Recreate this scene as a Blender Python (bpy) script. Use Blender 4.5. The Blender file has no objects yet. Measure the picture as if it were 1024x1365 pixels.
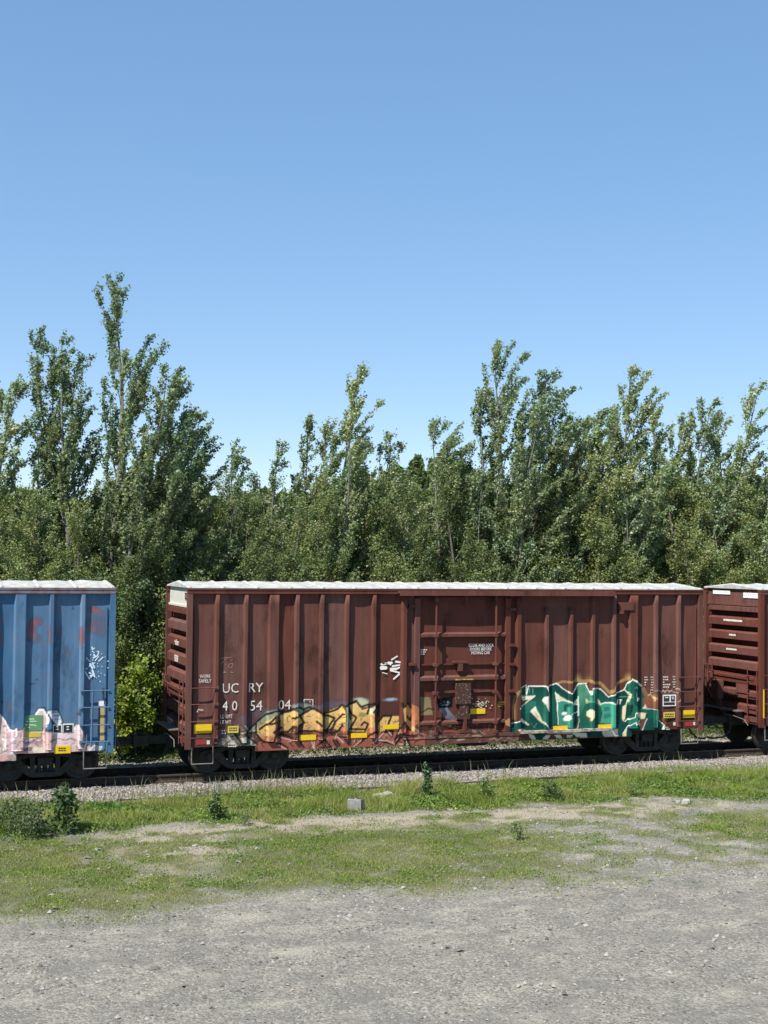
import bpy, math, random
import numpy as np
from mathutils import Vector, Matrix

# ------------------------------------------------------------------ camera
F_PX, PITCH, ROLL, YAW = 1773.75, 0.0368, 0.0105, 0.3435     # pixels of the 1024x1365 photo / radians
CAM = np.array([-14.549, -34.047, 5.638])                    # x along the track, y away, z above rail top
PW, PH = 1024.0, 1365.0
_r = np.array([math.cos(YAW), -math.sin(YAW), 0.0])
_f = np.array([math.sin(YAW) * math.cos(PITCH), math.cos(YAW) * math.cos(PITCH), math.sin(PITCH)])
_u = np.cross(_r, _f)
_cr, _sr = math.cos(ROLL), math.sin(ROLL)
scene = bpy.context.scene
col = scene.collection
cam_data = bpy.data.cameras.new('camera')
cam = bpy.data.objects.new('camera', cam_data)
col.objects.link(cam)
# image axes: u = a*cos - b*sin , v = a*sin + b*cos   (a right, b down)
e_u = _r * _cr + (-_u) * -_sr          # world direction that moves purely along +u
e_v = _r * _sr + (-_u) * _cr           # purely along +v
M = Matrix(((e_u[0], -e_v[0], -_f[0], CAM[0]),
            (e_u[1], -e_v[1], -_f[1], CAM[1]),
            (e_u[2], -e_v[2], -_f[2], CAM[2]),
            (0, 0, 0, 1)))
cam.matrix_world = M
cam_data.sensor_fit = 'VERTICAL'
cam_data.sensor_height = 36.0
cam_data.sensor_width = 27.0
cam_data.lens = F_PX / PH * 36.0
cam_data.clip_start = 0.1
cam_data.clip_end = 6000
scene.camera = cam
scene.render.resolution_x, scene.render.resolution_y = 768, 1024

# ------------------------------------------------------------------ light
SUN = np.array([-0.62, -0.37, 1.0]); SUN = SUN / np.linalg.norm(SUN)     # towards the sun
world = bpy.data.worlds.new('World'); scene.world = world; world.use_nodes = True
wn = world.node_tree; bg = wn.nodes['Background']
sky = wn.nodes.new('ShaderNodeTexSky'); sky.sky_type = 'NISHITA'; sky.sun_disc = False
sky.sun_elevation = math.asin(SUN[2]); sky.sun_rotation = math.atan2(SUN[0], SUN[1])
sky.altitude = 50; sky.air_density = 0.68; sky.dust_density = 0.0; sky.ozone_density = 2.0
gm = wn.nodes.new('ShaderNodeGamma'); gm.inputs[1].default_value = 0.5            # phone-camera tone response of the sky
hs_ = wn.nodes.new('ShaderNodeHueSaturation'); hs_.inputs['Hue'].default_value = 0.502; hs_.inputs['Saturation'].default_value = 1.6; hs_.inputs['Value'].default_value = 1.55
wn.links.new(sky.outputs[0], gm.inputs[0]); wn.links.new(gm.outputs[0], hs_.inputs['Color']); wn.links.new(hs_.outputs[0], bg.inputs[0]); bg.inputs[1].default_value = 0.15
sd = bpy.data.lights.new('sun', 'SUN'); sd.energy = 5.0; sd.angle = math.radians(0.53); sd.color = (1.0, 0.955, 0.88)
so = bpy.data.objects.new('sun', sd); col.objects.link(so)
so.rotation_euler = Vector(SUN).to_track_quat('Z', 'Y').to_euler(); so.location = (-20, -10, 40)
scene.view_settings.view_transform = 'Standard'; scene.view_settings.look = 'None'
scene.view_settings.exposure = 0.80; scene.view_settings.gamma = 1.0
scene.view_settings.use_curve_mapping = False
scene.render.engine = 'CYCLES'
scene.cycles.use_denoising = True
scene.cycles.max_bounces = 6; scene.cycles.diffuse_bounces = 3; scene.cycles.transmission_bounces = 3
scene.cycles.glossy_bounces = 2; scene.cycles.transparent_max_bounces = 4

# ------------------------------------------------------------------ photo pixel -> place
def ray(u, v):
    a, b = u - PW / 2, v - PH / 2
    return _f + e_u * (a / F_PX) + e_v * (b / F_PX)
def W(u, v, y=0.0):                      # point of the photo on the plane y (car side): x, z
    d = ray(u, v); t = (y - CAM[1]) / d[1]; p = CAM + t * d
    return float(p[0]), float(p[2])
def G(u, v, z=-0.28):                    # point of the photo on the ground: x, y
    d = ray(u, v); t = (z - CAM[2]) / d[2]; p = CAM + t * d
    return float(p[0]), float(p[1])

# ------------------------------------------------------------------ small helpers
def tag(o, label=None, cat=None, group=None, kind=None):
    if label: o['label'] = label
    if cat: o['category'] = cat
    if group: o['group'] = group
    if kind: o['kind'] = kind
    return o
def empty(name, loc=(0, 0, 0), parent=None):
    o = bpy.data.objects.new(name, None); col.objects.link(o)
    o.location = loc; o.parent = parent; o.empty_display_size = 0.3
    return o
def srgb(r, g, b, k=1.0):
    f = lambda c: (c / 255 / 12.92 if c / 255 <= 0.04045 else ((c / 255 + 0.055) / 1.055) ** 2.4)
    return (min(.9, f(r) * k), min(.9, f(g) * k), min(.9, f(b) * k))

class MB:
    """collects shapes; build() links them as ONE mesh object"""
    def __init__(s): s.v = []; s.f = []
    def add(s, vs, fs):
        n = len(s.v); s.v.extend([tuple(map(float, p)) for p in vs]); s.f.extend([tuple(i + n for i in q) for q in fs]); return s
    def box(s, x0, x1, y0, y1, z0, z1):
        return s.add([(x0, y0, z0), (x1, y0, z0), (x1, y1, z0), (x0, y1, z0), (x0, y0, z1), (x1, y0, z1), (x1, y1, z1), (x0, y1, z1)],
                     [(0, 3, 2, 1), (4, 5, 6, 7), (0, 1, 5, 4), (1, 2, 6, 5), (2, 3, 7, 6), (3, 0, 4, 7)])
    def prism(s, pts, axis, a0, a1):
        """polygon pts in the other two axes (x,z for axis y; y,z for axis x; x,y for axis z), extruded"""
        n = len(pts); P = []
        for a in (a0, a1):
            for p, q in pts:
                P.append({'y': (p, a, q), 'x': (a, p, q), 'z': (p, q, a)}[axis])
        F = [tuple(range(n))[::-1], tuple(range(n, 2 * n))]
        for i in range(n):
            j = (i + 1) % n; F.append((i, j, n + j, n + i))
        return s.add(P, F)
    def tube(s, pts, r, n=6, cap=True):
        pts = [Vector(p) for p in pts]; rs = r if isinstance(r, (list, tuple)) else [r] * len(pts)
        P = []; up = Vector((0, 0, 1)); m = len(pts)
        for i, p in enumerate(pts):
            t = (pts[min(i + 1, m - 1)] - pts[max(i - 1, 0)])
            if t.length < 1e-9: t = Vector((0, 0, 1))
            t.normalize()
            ref = up if abs(t.z) < 0.95 else Vector((1, 0, 0))
            a = t.cross(ref).normalized(); b = t.cross(a)
            for k in range(n):
                w = 2 * math.pi * k / n
                P.append(p + (a * math.cos(w) + b * math.sin(w)) * rs[i])
        F = []
        for i in range(m - 1):
            for k in range(n):
                k2 = (k + 1) % n
                F.append((i * n + k, i * n + k2, (i + 1) * n + k2, (i + 1) * n + k))
        if cap: F.append(tuple(range(n))); F.append(tuple(range((m - 1) * n, m * n))[::-1])
        return s.add(P, F)
    def lathe(s, prof, axis='y', c=(0, 0, 0), n=24):
        """prof: (radius, along) pairs turned round the axis through c"""
        P = []; m = len(prof)
        for r, h in prof:
            for k in range(n):
                w = 2 * math.pi * k / n; a, b = r * math.cos(w), r * math.sin(w)
                P.append({'y': (c[0] + a, c[1] + h, c[2] + b), 'z': (c[0] + a, c[1] + b, c[2] + h), 'x': (c[0] + h, c[1] + a, c[2] + b)}[axis])
        F = []
        for i in range(m - 1):
            for k in range(n):
                k2 = (k + 1) % n; F.append((i * n + k, i * n + k2, (i + 1) * n + k2, (i + 1) * n + k))
        F.append(tuple(range(n))); F.append(tuple(range((m - 1) * n, m * n))[::-1])
        return s.add(P, F)
    def build(s, name, mat, parent=None, smooth=False):
        me = bpy.data.meshes.new(name); me.from_pydata(s.v, [], s.f); me.update()
        if mat: me.materials.append(mat)
        if smooth: me.polygons.foreach_set('use_smooth', [True] * len(me.polygons))
        o = bpy.data.objects.new(name, me); col.objects.link(o); o.parent = parent
        return o

def fast_mesh(name, verts, faces, mat=None, k=None, color=None, smooth=False):
    """numpy arrays -> mesh; faces all with k corners; optional per-vertex colour attribute 'tint'"""
    me = bpy.data.meshes.new(name)
    nv, nf = len(verts), len(faces); k = faces.shape[1]
    me.vertices.add(nv); me.vertices.foreach_set('co', np.ascontiguousarray(verts, dtype=np.float32).ravel())
    me.loops.add(nf * k); me.loops.foreach_set('vertex_index', np.ascontiguousarray(faces, dtype=np.int32).ravel())
    me.polygons.add(nf); me.polygons.foreach_set('loop_start', np.arange(0, nf * k, k, dtype=np.int32))
    me.polygons.foreach_set('loop_total', np.full(nf, k, dtype=np.int32))
    if smooth: me.polygons.foreach_set('use_smooth', np.ones(nf, dtype=bool))
    if mat: me.materials.append(mat)
    if color is not None:
        c = np.ones((nv, 4), dtype=np.float32); c[:, :color.shape[1]] = color
        at = me.color_attributes.new('tint', 'FLOAT_COLOR', 'POINT'); at.data.foreach_set('color', c.ravel())
    me.update(calc_edges=True); me.validate()
    return me
def link(name, me, parent=None, loc=(0, 0, 0)):
    o = bpy.data.objects.new(name, me); col.objects.link(o); o.parent = parent; o.location = loc
    return o

def vnoise(x, y, seed=0):
    """value noise, numpy"""
    xi, yi = np.floor(x).astype(np.int64), np.floor(y).astype(np.int64)
    xf, yf = x - xi, y - yi
    xf = xf * xf * (3 - 2 * xf); yf = yf * yf * (3 - 2 * yf)
    def h(a, b):
        n = (a * 374761393 + b * 668265263 + seed * 1274126177) & 0xffffffff
        n = ((n ^ (n >> 13)) * 1103515245) & 0xffffffff
        return ((n ^ (n >> 16)) & 0xffff) / 65535.0
    return (h(xi, yi) * (1 - xf) + h(xi + 1, yi) * xf) * (1 - yf) + (h(xi, yi + 1) * (1 - xf) + h(xi + 1, yi + 1) * xf) * yf
def fbm(x, y, seed=0, o=4):
    s = 0; a = .5; t = 0
    for i in range(o):
        s = s + a * vnoise(x * 2 ** i, y * 2 ** i, seed + i); t += a; a *= .5
    return s / t

# ------------------------------------------------------------------ materials
class NT:
    def __init__(s, name):
        s.m = bpy.data.materials.new(name); s.m.use_nodes = True; s.t = s.m.node_tree
        s.b = s.t.nodes['Principled BSDF']; s.out = s.t.nodes['Material Output']
    def n(s, typ, **kw):
        nd = s.t.nodes.new(typ)
        for k, v in kw.items(): setattr(nd, k, v)
        return nd
    def l(s, a, b): s.t.links.new(a, b)
    def coord(s, kind='Object', scale=(1, 1, 1)):
        tc = s.n('ShaderNodeTexCoord'); mp = s.n('ShaderNodeMapping'); mp.inputs['Scale'].default_value = scale
        s.l(tc.outputs[kind], mp.inputs[0]); return mp.outputs[0]
    def noise(s, co, scale, detail=4, rough=.55):
        nd = s.n('ShaderNodeTexNoise'); nd.inputs['Scale'].default_value = scale
        nd.inputs['Detail'].default_value = detail; nd.inputs['Roughness'].default_value = rough
        s.l(co, nd.inputs['Vector']); return nd.outputs[0]
    def ramp(s, fac, *stops):
        r = s.n('ShaderNodeValToRGB'); e = r.color_ramp.elements
        while len(e) < len(stops): e.new(.5)
        for el, (p, c) in zip(e, stops):
            el.position = p; el.color = (c if isinstance(c, (tuple, list)) else (c, c, c)) [:3] + (1,) if not isinstance(c, (int, float)) else (c, c, c, 1)
        s.l(fac, r.inputs[0]); return r.outputs[0]
    def mix(s, fac, a, b, mode='MIX'):
        m = s.n('ShaderNodeMix', data_type='RGBA', blend_type=mode)
        for inp, v in ((m.inputs[0], fac), (m.inputs[6], a), (m.inputs[7], b)):
            if hasattr(v, 'is_linked'): s.l(v, inp)
            elif isinstance(v, (int, float)): inp.default_value = v
            else: inp.default_value = tuple(v)[:3] + (1,)
        return m.outputs[2]
    def math(s, op, a, b=None):
        m = s.n('ShaderNodeMath', operation=op)
        for inp, v in ((m.inputs[0], a), (m.inputs[1], b)):
            if v is None: continue
            if hasattr(v, 'is_linked'): s.l(v, inp)
            else: inp.default_value = v
        return m.outputs[0]
    def bump(s, h, strength=.3, dist=.02):
        b = s.n('ShaderNodeBump'); b.inputs['Strength'].default_value = strength; b.inputs['Distance'].default_value = dist
        s.l(h, b.inputs['Height']); s.l(b.outputs[0], s.b.inputs['Normal'])
    def set(s, color=None, rough=.6, spec=.3, metal=0):
        if color is not None:
            if hasattr(color, 'is_linked'): s.l(color, s.b.inputs['Base Color'])
            else: s.b.inputs['Base Color'].default_value = tuple(color)[:3] + (1,)
        if hasattr(rough, 'is_linked'): s.l(rough, s.b.inputs['Roughness'])
        else: s.b.inputs['Roughness'].default_value = rough
        s.b.inputs['Specular IOR Level'].default_value = spec; s.b.inputs['Metallic'].default_value = metal
        return s.m

def car_paint(name, base, fade, dark, rust, rust_amt):
    """weathered car paint: chalky fading, run-off streaks, soot patches, rust flecks; spray paint from the attributes 'spray'/'cover'"""
    t = NT(name); co = t.coord()
    big = t.noise(t.coord(scale=(1.4, 1.4, .7)), 0.75, 6, .65)
    c = t.mix(t.ramp(big, (.35, 0), (.7, 1)), base, fade)
    oi = t.n('ShaderNodeObjectInfo'); hv = t.n('ShaderNodeHueSaturation'); t.l(c, hv.inputs['Color']); t.l(t.math('ADD', t.math('MULTIPLY', oi.outputs['Random'], .22), .88), hv.inputs['Value']); t.l(t.math('ADD', t.math('MULTIPLY', oi.outputs['Random'], -.25), 1.05), hv.inputs['Saturation']); c = hv.outputs[0]   # panels fade unevenly
    st = t.noise(t.coord(scale=(5.5, 5.5, .35)), 1.0, 5, .65)                    # vertical run-off
    c = t.mix(t.math('MULTIPLY', t.ramp(st, (.46, 0), (.68, 1)), .42), c, dark)
    soot = t.noise(t.coord(scale=(1.3, 1.3, .55)), 1.0, 6, .7)
    c = t.mix(t.math('MULTIPLY', t.ramp(soot, (.55, 0), (.69, 1)), .65), c, tuple(x * .28 for x in dark))
    runs = t.noise(t.coord(scale=(14, 14, .8)), 1.0, 4, .6); blot = t.noise(t.coord(scale=(1, 1, .8)), 1.9, 5, .6)        # rust runs below seams, in blotches
    c = t.mix(t.math('MULTIPLY', t.math('MULTIPLY', t.ramp(runs, (.48, 0), (.66, 1)), t.ramp(blot, (.50, 0), (.64, 1))), .5), c, rust)
    fl = t.noise(co, 26, 4, .7)
    c = t.mix(t.math('MULTIPLY', t.ramp(fl, (.60 - rust_amt, 0), (.68 - rust_amt, 1)), .8), c, rust)
    sp = t.n('ShaderNodeAttribute', attribute_name='spray'); cv = t.n('ShaderNodeAttribute', attribute_name='cover')
    worn = t.math('MULTIPLY', cv.outputs['Fac'], t.ramp(t.noise(t.coord(scale=(9, 9, 5)), 2.2, 5, .7), (.22, .55), (.42, 1)))
    pc = t.mix(t.math('MULTIPLY', t.ramp(st, (.5, 0), (.8, 1)), .3), sp.outputs['Color'], dark)
    c = t.mix(worn, c, pc)
    t.bump(t.math('ADD', t.noise(co, 1.6, 2, .4), t.math('MULTIPLY', t.noise(co, 40, 3), .03)), .35, .03)
    return t.set(c, t.ramp(big, (.3, .6), (.7, .8)), .14)

def simple(name, c1, c2, scale=8, rough=.7, spec=.25, metal=0, bump=0, stretch=(1, 1, 1), lo=.35, hi=.68):
    t = NT(name); co = t.coord(scale=stretch); n = t.noise(co, scale, 5, .6)
    if bump: t.bump(n, bump, .02)
    return t.set(t.mix(t.ramp(n, (lo, 0), (hi, 1)), c1, c2), rough, spec, metal)

BROWN = (0.112, 0.0370, 0.0265); BLUE = (0.054, 0.140, 0.255)
M_brown = car_paint('boxcar_red_paint', BROWN, (0.142, 0.053, 0.039), (0.042, 0.0185, 0.0152), (0.09, 0.035, 0.02), 0.0)
M_brown2 = car_paint('boxcar_red_paint_fresher', (0.116, 0.036, 0.026), (0.142, 0.049, 0.037), (0.07, 0.028, 0.022), (0.09, 0.035, 0.02), -.02)
M_blue = car_paint('blue_paint', BLUE, (0.085, 0.182, 0.295), (0.035, 0.085, 0.16), (0.19, 0.075, 0.045), .012)
M_white = simple('roof_coating', (0.43, 0.43, 0.41), (0.27, 0.265, 0.24), 5.0, .6, .3, 0, .15, (1, 1, 1))
M_cream = simple('end_white_paint', (0.52, 0.51, 0.44), (0.40, 0.385, 0.31), 5, .6, .3, lo=.45, hi=.8)
M_black = simple('sooty_steel', (0.018, 0.017, 0.016), (0.045, 0.040, 0.036), 9, .75, .3, 0, .2)
M_wheel = simple('wheel_steel', (0.030, 0.027, 0.025), (0.060, 0.050, 0.042), 14, .6, .4, .3)
M_rim = simple('polished_tread', (0.30, 0.29, 0.28), (0.42, 0.40, 0.38), 20, .32, .5, .85)
M_rail = simple('rusty_rail', (0.040, 0.028, 0.022), (0.075, 0.052, 0.038), 14, .8, .2, .1, .2)
M_tie = simple('creosote_timber', (0.022, 0.018, 0.015), (0.055, 0.046, 0.038), 5, .9, .1, 0, .4, (1, 1, 1))
M_galv = simple('worn_metal', (0.13, 0.12, 0.11), (0.22, 0.205, 0.185), 12, .55, .4, .3)
M_yel = simple('reflective_yellow', (0.76, 0.50, 0.010), (0.70, 0.44, 0.010), 10, .5, .4)
M_ylplate = simple('yellow_plate', (0.62, 0.47, 0.06), (0.52, 0.38, 0.05), 16, .6, .3)
M_redref = simple('red_reflector', (0.33, 0.035, 0.035), (0.26, 0.03, 0.03), 16, .5, .3)
M_wht = simple('stencil_white', (0.74, 0.70, 0.64), (0.52, 0.44, 0.38), 30, .7, .2)
M_wht2 = simple('marker_white', (0.82, 0.81, 0.78), (0.62, 0.60, 0.56), 20, .7, .2)
M_blk = simple('stencil_black', (0.02, 0.022, 0.022), (0.035, 0.035, 0.035), 16, .6, .3)
M_grn = simple('green_plate', (0.09, 0.25, 0.10), (0.12, 0.29, 0.13), 8, .6, .3)
M_lock = simple('chipped_box', (0.060, 0.026, 0.019), (0.45, 0.38, 0.33), 22, .7, .3, lo=.60, hi=.66)

# ------------------------------------------------------------------ spray paint rasters (in metres on the car side)
class Canvas:
    def __init__(s, x0, x1, z0, z1, res=.011):
        s.x = np.arange(x0, x1, res); s.z = np.arange(z0, z1, res); s.res = res
        s.X, s.Z = np.meshgrid(s.x, s.z)
        s.c = np.zeros(s.X.shape + (3,)); s.a = np.zeros(s.X.shape)
        s.wob = (fbm(s.X * 3.1, s.Z * 3.1, 5, 3) - .5) * .05; s.wob2 = (fbm(s.X * 3.1 + 40, s.Z * 3.1, 9, 3) - .5) * .05
        s.ov = fbm(s.X * 6, s.Z * 6, 21, 4)
    def pt(s, pts, o, k):
        return [W(o[0] + p / k, o[1] + q / k) for p, q in pts]
    def put(s, m, c):
        m = m[..., None]; c = np.array(c)
        s.c = s.c * (1 - m) + c * m; s.a = np.maximum(s.a, m[..., 0])
    def poly(s, P, c, al=1.0, c2=None):
        X, Z = s.X + s.wob * .5, s.Z + s.wob2 * .5
        xs = [p[0] for p in P]; zs = [p[1] for p in P]
        ins = np.zeros(X.shape, bool); n = len(P); j = n - 1
        for i in range(n):
            if abs(zs[j] - zs[i]) > 1e-9:
                ins ^= ((zs[i] > Z) != (zs[j] > Z)) & (X < (xs[j] - xs[i]) * (Z - zs[i]) / (zs[j] - zs[i]) + xs[i])
            j = i
        m = ins.astype(float)
        m = (m + np.roll(m, 1, 0) + np.roll(m, -1, 0) + np.roll(m, 1, 1) + np.roll(m, -1, 1)) / 5 * al
        c = np.array(c, float)
        if c2 is not None:                       # sprayed fade from c (top) to c2 (bottom)
            t = np.clip((max(zs) - s.Z) / (max(zs) - min(zs) + 1e-6) + (s.ov - .5) * .8, 0, 1)[..., None]
            c = c * (1 - t) + np.array(c2) * t
        s.put(m, c)
    def stroke(s, P, w, c, al=1.0, soft=.35):
        d = np.full(s.X.shape, 9.)
        X, Z = s.X + s.wob * .4, s.Z + s.wob2 * .4
        for (ax, az), (bx, bz) in zip(P[:-1], P[1:]):
            dx, dz = bx - ax, bz - az; L = dx * dx + dz * dz + 1e-12
            t = np.clip(((X - ax) * dx + (Z - az) * dz) / L, 0, 1)
            d = np.minimum(d, np.hypot(X - ax - t * dx, Z - az - t * dz))
        s.put(np.clip((w / 2 - d) / (w * soft) + .5, 0, 1) * al, c)
    def cloud(s, p, rx, rz, c, al=.8):
        d = ((s.X - p[0]) / rx) ** 2 + ((s.Z - p[1]) / rz) ** 2
        s.put(np.clip(1.15 - d + (s.ov - .5) * 1.6, 0, 1) * al, c)
    def sample(s, x, z):
        i = np.clip(np.rint((np.asarray(z) - s.z[0]) / s.res).astype(int), 0, len(s.z) - 1)
        j = np.clip(np.rint((np.asarray(x) - s.x[0]) / s.res).astype(int), 0, len(s.x) - 1)
        ok = (np.asarray(x) >= s.x[0]) & (np.asarray(x) <= s.x[-1]) & (np.asarray(z) >= s.z[0]) & (np.asarray(z) <= s.z[-1])
        return s.c[i, j], s.a[i, j] * ok

KP = 1.12                                    # photo colour of the sunlit side -> paint albedo
def P(r, g, b): return srgb(r, g, b, KP)

def paint_brown_car():
    c = Canvas(-7.7, 7.7, .5, 2.45)
    def at(o, k=10.24): return (lambda pts: c.pt(pts, o, k))
    A, B, C_ = at((685, 900)), at((765, 900)), at((840, 900))
    tan = P(164, 128, 84); cream = P(222, 212, 176); wht = P(232, 228, 214)
    dk, md, lt, mint = P(12, 59, 53), P(22, 81, 70), P(44, 111, 94), P(88, 148, 126)
    # ---- green piece, tan halo first
    c.stroke(A([(75, 225), (35, 300), (12, 430), (15, 600)]), .09, tan, .85)
    c.stroke(A([(600, 120), (680, 92), (800, 98), (880, 72)]), .09, tan, .85)
    c.stroke(B([(60, 70), (150, 85), (230, 78), (300, 112), (380, 108), (450, 175), (515, 245), (570, 205), (600, 130), (660, 90), (760, 50)]), .11, tan, .9)
    c.poly(C_([(175, 165), (225, 165), (265, 245), (375, 265), (410, 320), (400, 455), (290, 460), (190, 445)]), P(150, 110, 80), .8, P(134, 82, 62))
    c.stroke(C_([(270, 280), (300, 255), (330, 300), (350, 350), (335, 300), (380, 330)]), .03, P(205, 170, 120))
    c.poly(C_([(430, 590), (560, 600), (500, 680), (480, 640)]), P(160, 110, 70), .8)
    # white fringe along the sill
    for q in ([(40, 745), (130, 728), (232, 775), (205, 795), (70, 765)], [(215, 795), (290, 815), (330, 885), (255, 885), (230, 850)],
              [(405, 880), (430, 815), (525, 820), (480, 885)], [(560, 818), (655, 815), (690, 872), (600, 870)], [(735, 812), (830, 812), (800, 862), (740, 860)],
              [(470, 805), (505, 752), (1030, 750), (1030, 800)], [(900, 800), (1024, 805), (1024, 860), (920, 860)]):
        c.poly(A(q), wht, .95, P(196, 186, 160))
    for q in ([(360, 738), (600, 735), (640, 760), (600, 845), (430, 845)], [(0, 765), (190, 765), (215, 800), (180, 855), (60, 850), (0, 800)], [(610, 735), (660, 740), (640, 840), (600, 840)]):
        c.poly(B(q), wht, .95, P(205, 196, 172))
    # body of the letters
    Ltr = A([(100, 190), (195, 140), (210, 160), (460, 155), (520, 140), (605, 110), (700, 180), (790, 250), (835, 240), (880, 150), (905, 118), (1010, 115)]) + \
          B([(190, 125), (250, 270), (265, 182), (345, 180), (395, 195), (450, 250), (500, 300), (600, 255), (710, 200), (740, 130), (800, 55), (935, 130)]) + \
          C_([(185, 160), (190, 230), (225, 300), (195, 330), (195, 455), (410, 485), (425, 530), (415, 620), (490, 690), (475, 760), (200, 765), (185, 835)]) + \
          B([(620, 845), (620, 740), (400, 748), (415, 850), (200, 850), (190, 795), (0, 770)]) + \
          A([(500, 755), (470, 800), (400, 880), (320, 885), (300, 805), (210, 785), (90, 722), (0, 790), (-60, 800), (-60, 690), (90, 630), (92, 450)])
    c.poly(Ltr, md, 1, dk)
    # facets
    c.poly(A([(92, 450), (230, 370), (330, 365), (330, 430), (250, 500), (240, 640), (100, 590)]), lt, .85, md)
    c.poly(A([(330, 420), (420, 330), (500, 300), (500, 500), (490, 720), (400, 640)]), md, .9, P(40, 100, 80))
    c.poly(A([(210, 170), (460, 165), (495, 250), (410, 340), (320, 360), (330, 290), (230, 270)]), dk, .95, P(18, 75, 62))
    c.poly(A([(120, 195), (190, 160), (180, 270), (140, 280)]), P(16, 72, 60), .95)
    c.poly(A([(500, 150), (600, 120), (790, 260), (840, 250), (900, 150), (900, 330), (850, 400), (720, 330), (590, 230), (540, 260), (510, 350)]), dk, .95, P(14, 70, 60))
    c.poly(A([(500, 350), (590, 300), (615, 400), (625, 660), (545, 690), (510, 600)]), md, .95, P(20, 81, 69))
    c.poly(A([(615, 380), (700, 350), (790, 370), (850, 420), (840, 740), (640, 690)]), P(58, 142, 117), .95, P(55, 126, 106))
    c.poly(A([(700, 400), (780, 390), (790, 430), (740, 440), (735, 500), (700, 500)]), P(18, 79, 68), .95)
    c.poly(A([(860, 520), (905, 560), (880, 740), (845, 740)]), dk, .9)
    c.poly(A([(895, 130), (1010, 125), (1024, 180), (1024, 580), (910, 560), (900, 400)]), P(53, 126, 97), .95, P(29, 100, 80))
    c.poly(B([(80, 130), (180, 130), (245, 270), (270, 370), (190, 370), (150, 450), (100, 560), (85, 450)]), P(84, 145, 115), .95, P(31, 100, 79))
    c.poly(B([(265, 190), (340, 190), (350, 370), (270, 370)]), P(64, 144, 117), .95, P(42, 117, 93))
    c.poly(B([(345, 190), (390, 205), (500, 310), (600, 265), (600, 380), (400, 380), (345, 330)]), dk, .95, P(22, 82, 69))
    c.poly(B([(190, 390), (300, 375), (400, 440), (420, 560), (390, 660), (330, 740), (100, 740), (95, 600), (150, 470)]), P(20, 86, 71), .9, P(27, 86, 69))
    c.poly(B([(405, 395), (500, 375), (590, 400), (600, 720), (530, 720), (520, 670), (400, 660), (430, 520)]), P(60, 147, 123), .95, P(71, 144, 119))
    c.poly(B([(430, 440), (500, 430), (520, 480), (440, 500)]), P(31, 100, 84), .8)
    c.poly(B([(430, 540), (520, 520), (535, 570), (440, 600)]), P(31, 100, 84), .7)
    c.poly(B([(610, 260), (705, 215), (770, 270), (740, 400), (690, 480), (680, 640), (640, 700), (610, 600)]), dk, .95, P(12, 66, 57))
    c.poly(B([(735, 140), (800, 65), (850, 80), (860, 250), (800, 300), (730, 220)]), P(23, 90, 75), .95, P(16, 75, 64))
    c.poly(B([(800, 200), (920, 240), (930, 420), (930, 520), (840, 510), (820, 560), (740, 600), (745, 420)]), P(27, 93, 73), .95, P(33, 97, 77))
    c.poly(B([(740, 410), (810, 400), (805, 470), (770, 570), (745, 590)]), P(7, 43, 40), .95)
    c.poly(C_([(60, 100), (180, 160), (185, 450), (150, 470), (60, 400)]), P(12, 64, 60), .95, P(9, 57, 53))
    c.poly(C_([(200, 460), (400, 495), (410, 610), (390, 700), (250, 700), (270, 540), (200, 520)]), P(22, 86, 71), .95, P(12, 64, 55))
    c.poly(C_([(0, 600), (100, 540), (150, 560), (150, 720), (60, 730), (0, 720)]), P(53, 127, 106), .95, P(31, 100, 82))
    c.poly(C_([(50, 725), (170, 725), (200, 765), (185, 830), (60, 830)]), P(7, 82, 66), .95, P(9, 70, 57))
    # cream negative shapes
    for q in ([(245, 500), (320, 430), (355, 510), (420, 640), (410, 665), (330, 590)], [(135, 290), (312, 285), (255, 345), (145, 350)], [(410, 350), (440, 300), (500, 285), (500, 500), (470, 480), (440, 400)],
              [(582, 240), (660, 295), (790, 370), (680, 345), (605, 365)], [(95, 590), (150, 610), (245, 690), (220, 695), (100, 625)], [(835, 405), (870, 335), (890, 330), (890, 410)]):
        c.poly(A(q), wht, .95, P(206, 190, 150))
    c.poly(A([(150, 350), (230, 355), (140, 410), (135, 370)]), P(112, 66, 58), 1)
    c.poly(A([(300, 500), (330, 520), (370, 600), (340, 580)]), P(150, 110, 70), .7)
    for q in ([(195, 500), (250, 470), (300, 500), (290, 570), (240, 640), (235, 590), (195, 560)], [(690, 440), (745, 400), (720, 600), (705, 640), (680, 600)], [(185, 320), (215, 360), (270, 370), (190, 390)],
              [(840, 510), (930, 515), (1010, 520), (990, 600), (930, 600)], [(890, 660), (920, 600), (925, 700)], [(680, 835), (740, 720), (735, 835)], [(960, 455), (1000, 400), (1024, 460)], [(345, 320), (400, 395), (390, 420), (350, 380)], [(585, 395), (610, 375), (608, 430)]):
        c.poly(B(q), cream, .95, P(214, 196, 140))
    c.poly(B([(925, 610), (1010, 610), (960, 760), (925, 740)]), P(96, 60, 54), 1)
    c.poly(B([(205, 580), (240, 575), (245, 640), (225, 620)]), P(110, 64, 50), .9)
    c.poly(A([(665, 530), (700, 500), (745, 510), (740, 545), (690, 550)]), wht); c.poly(A([(690, 600), (720, 560), (790, 545), (790, 600), (740, 632), (700, 625)]), wht)
    c.poly(C_([(95, 310), (120, 300), (155, 325), (130, 362), (95, 355)]), cream); c.poly(C_([(112, 325), (130, 325), (130, 345), (112, 345)]), P(110, 90, 50))
    c.poly(C_([(445, 760), (470, 690), (490, 690), (495, 760)]), wht)
    # outlines
    o1 = A([(92, 460), (235, 350), (310, 290), (150, 345), (110, 260), (105, 190), (195, 140), (195, 270)]); c.stroke(o1, .028, cream)
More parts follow.
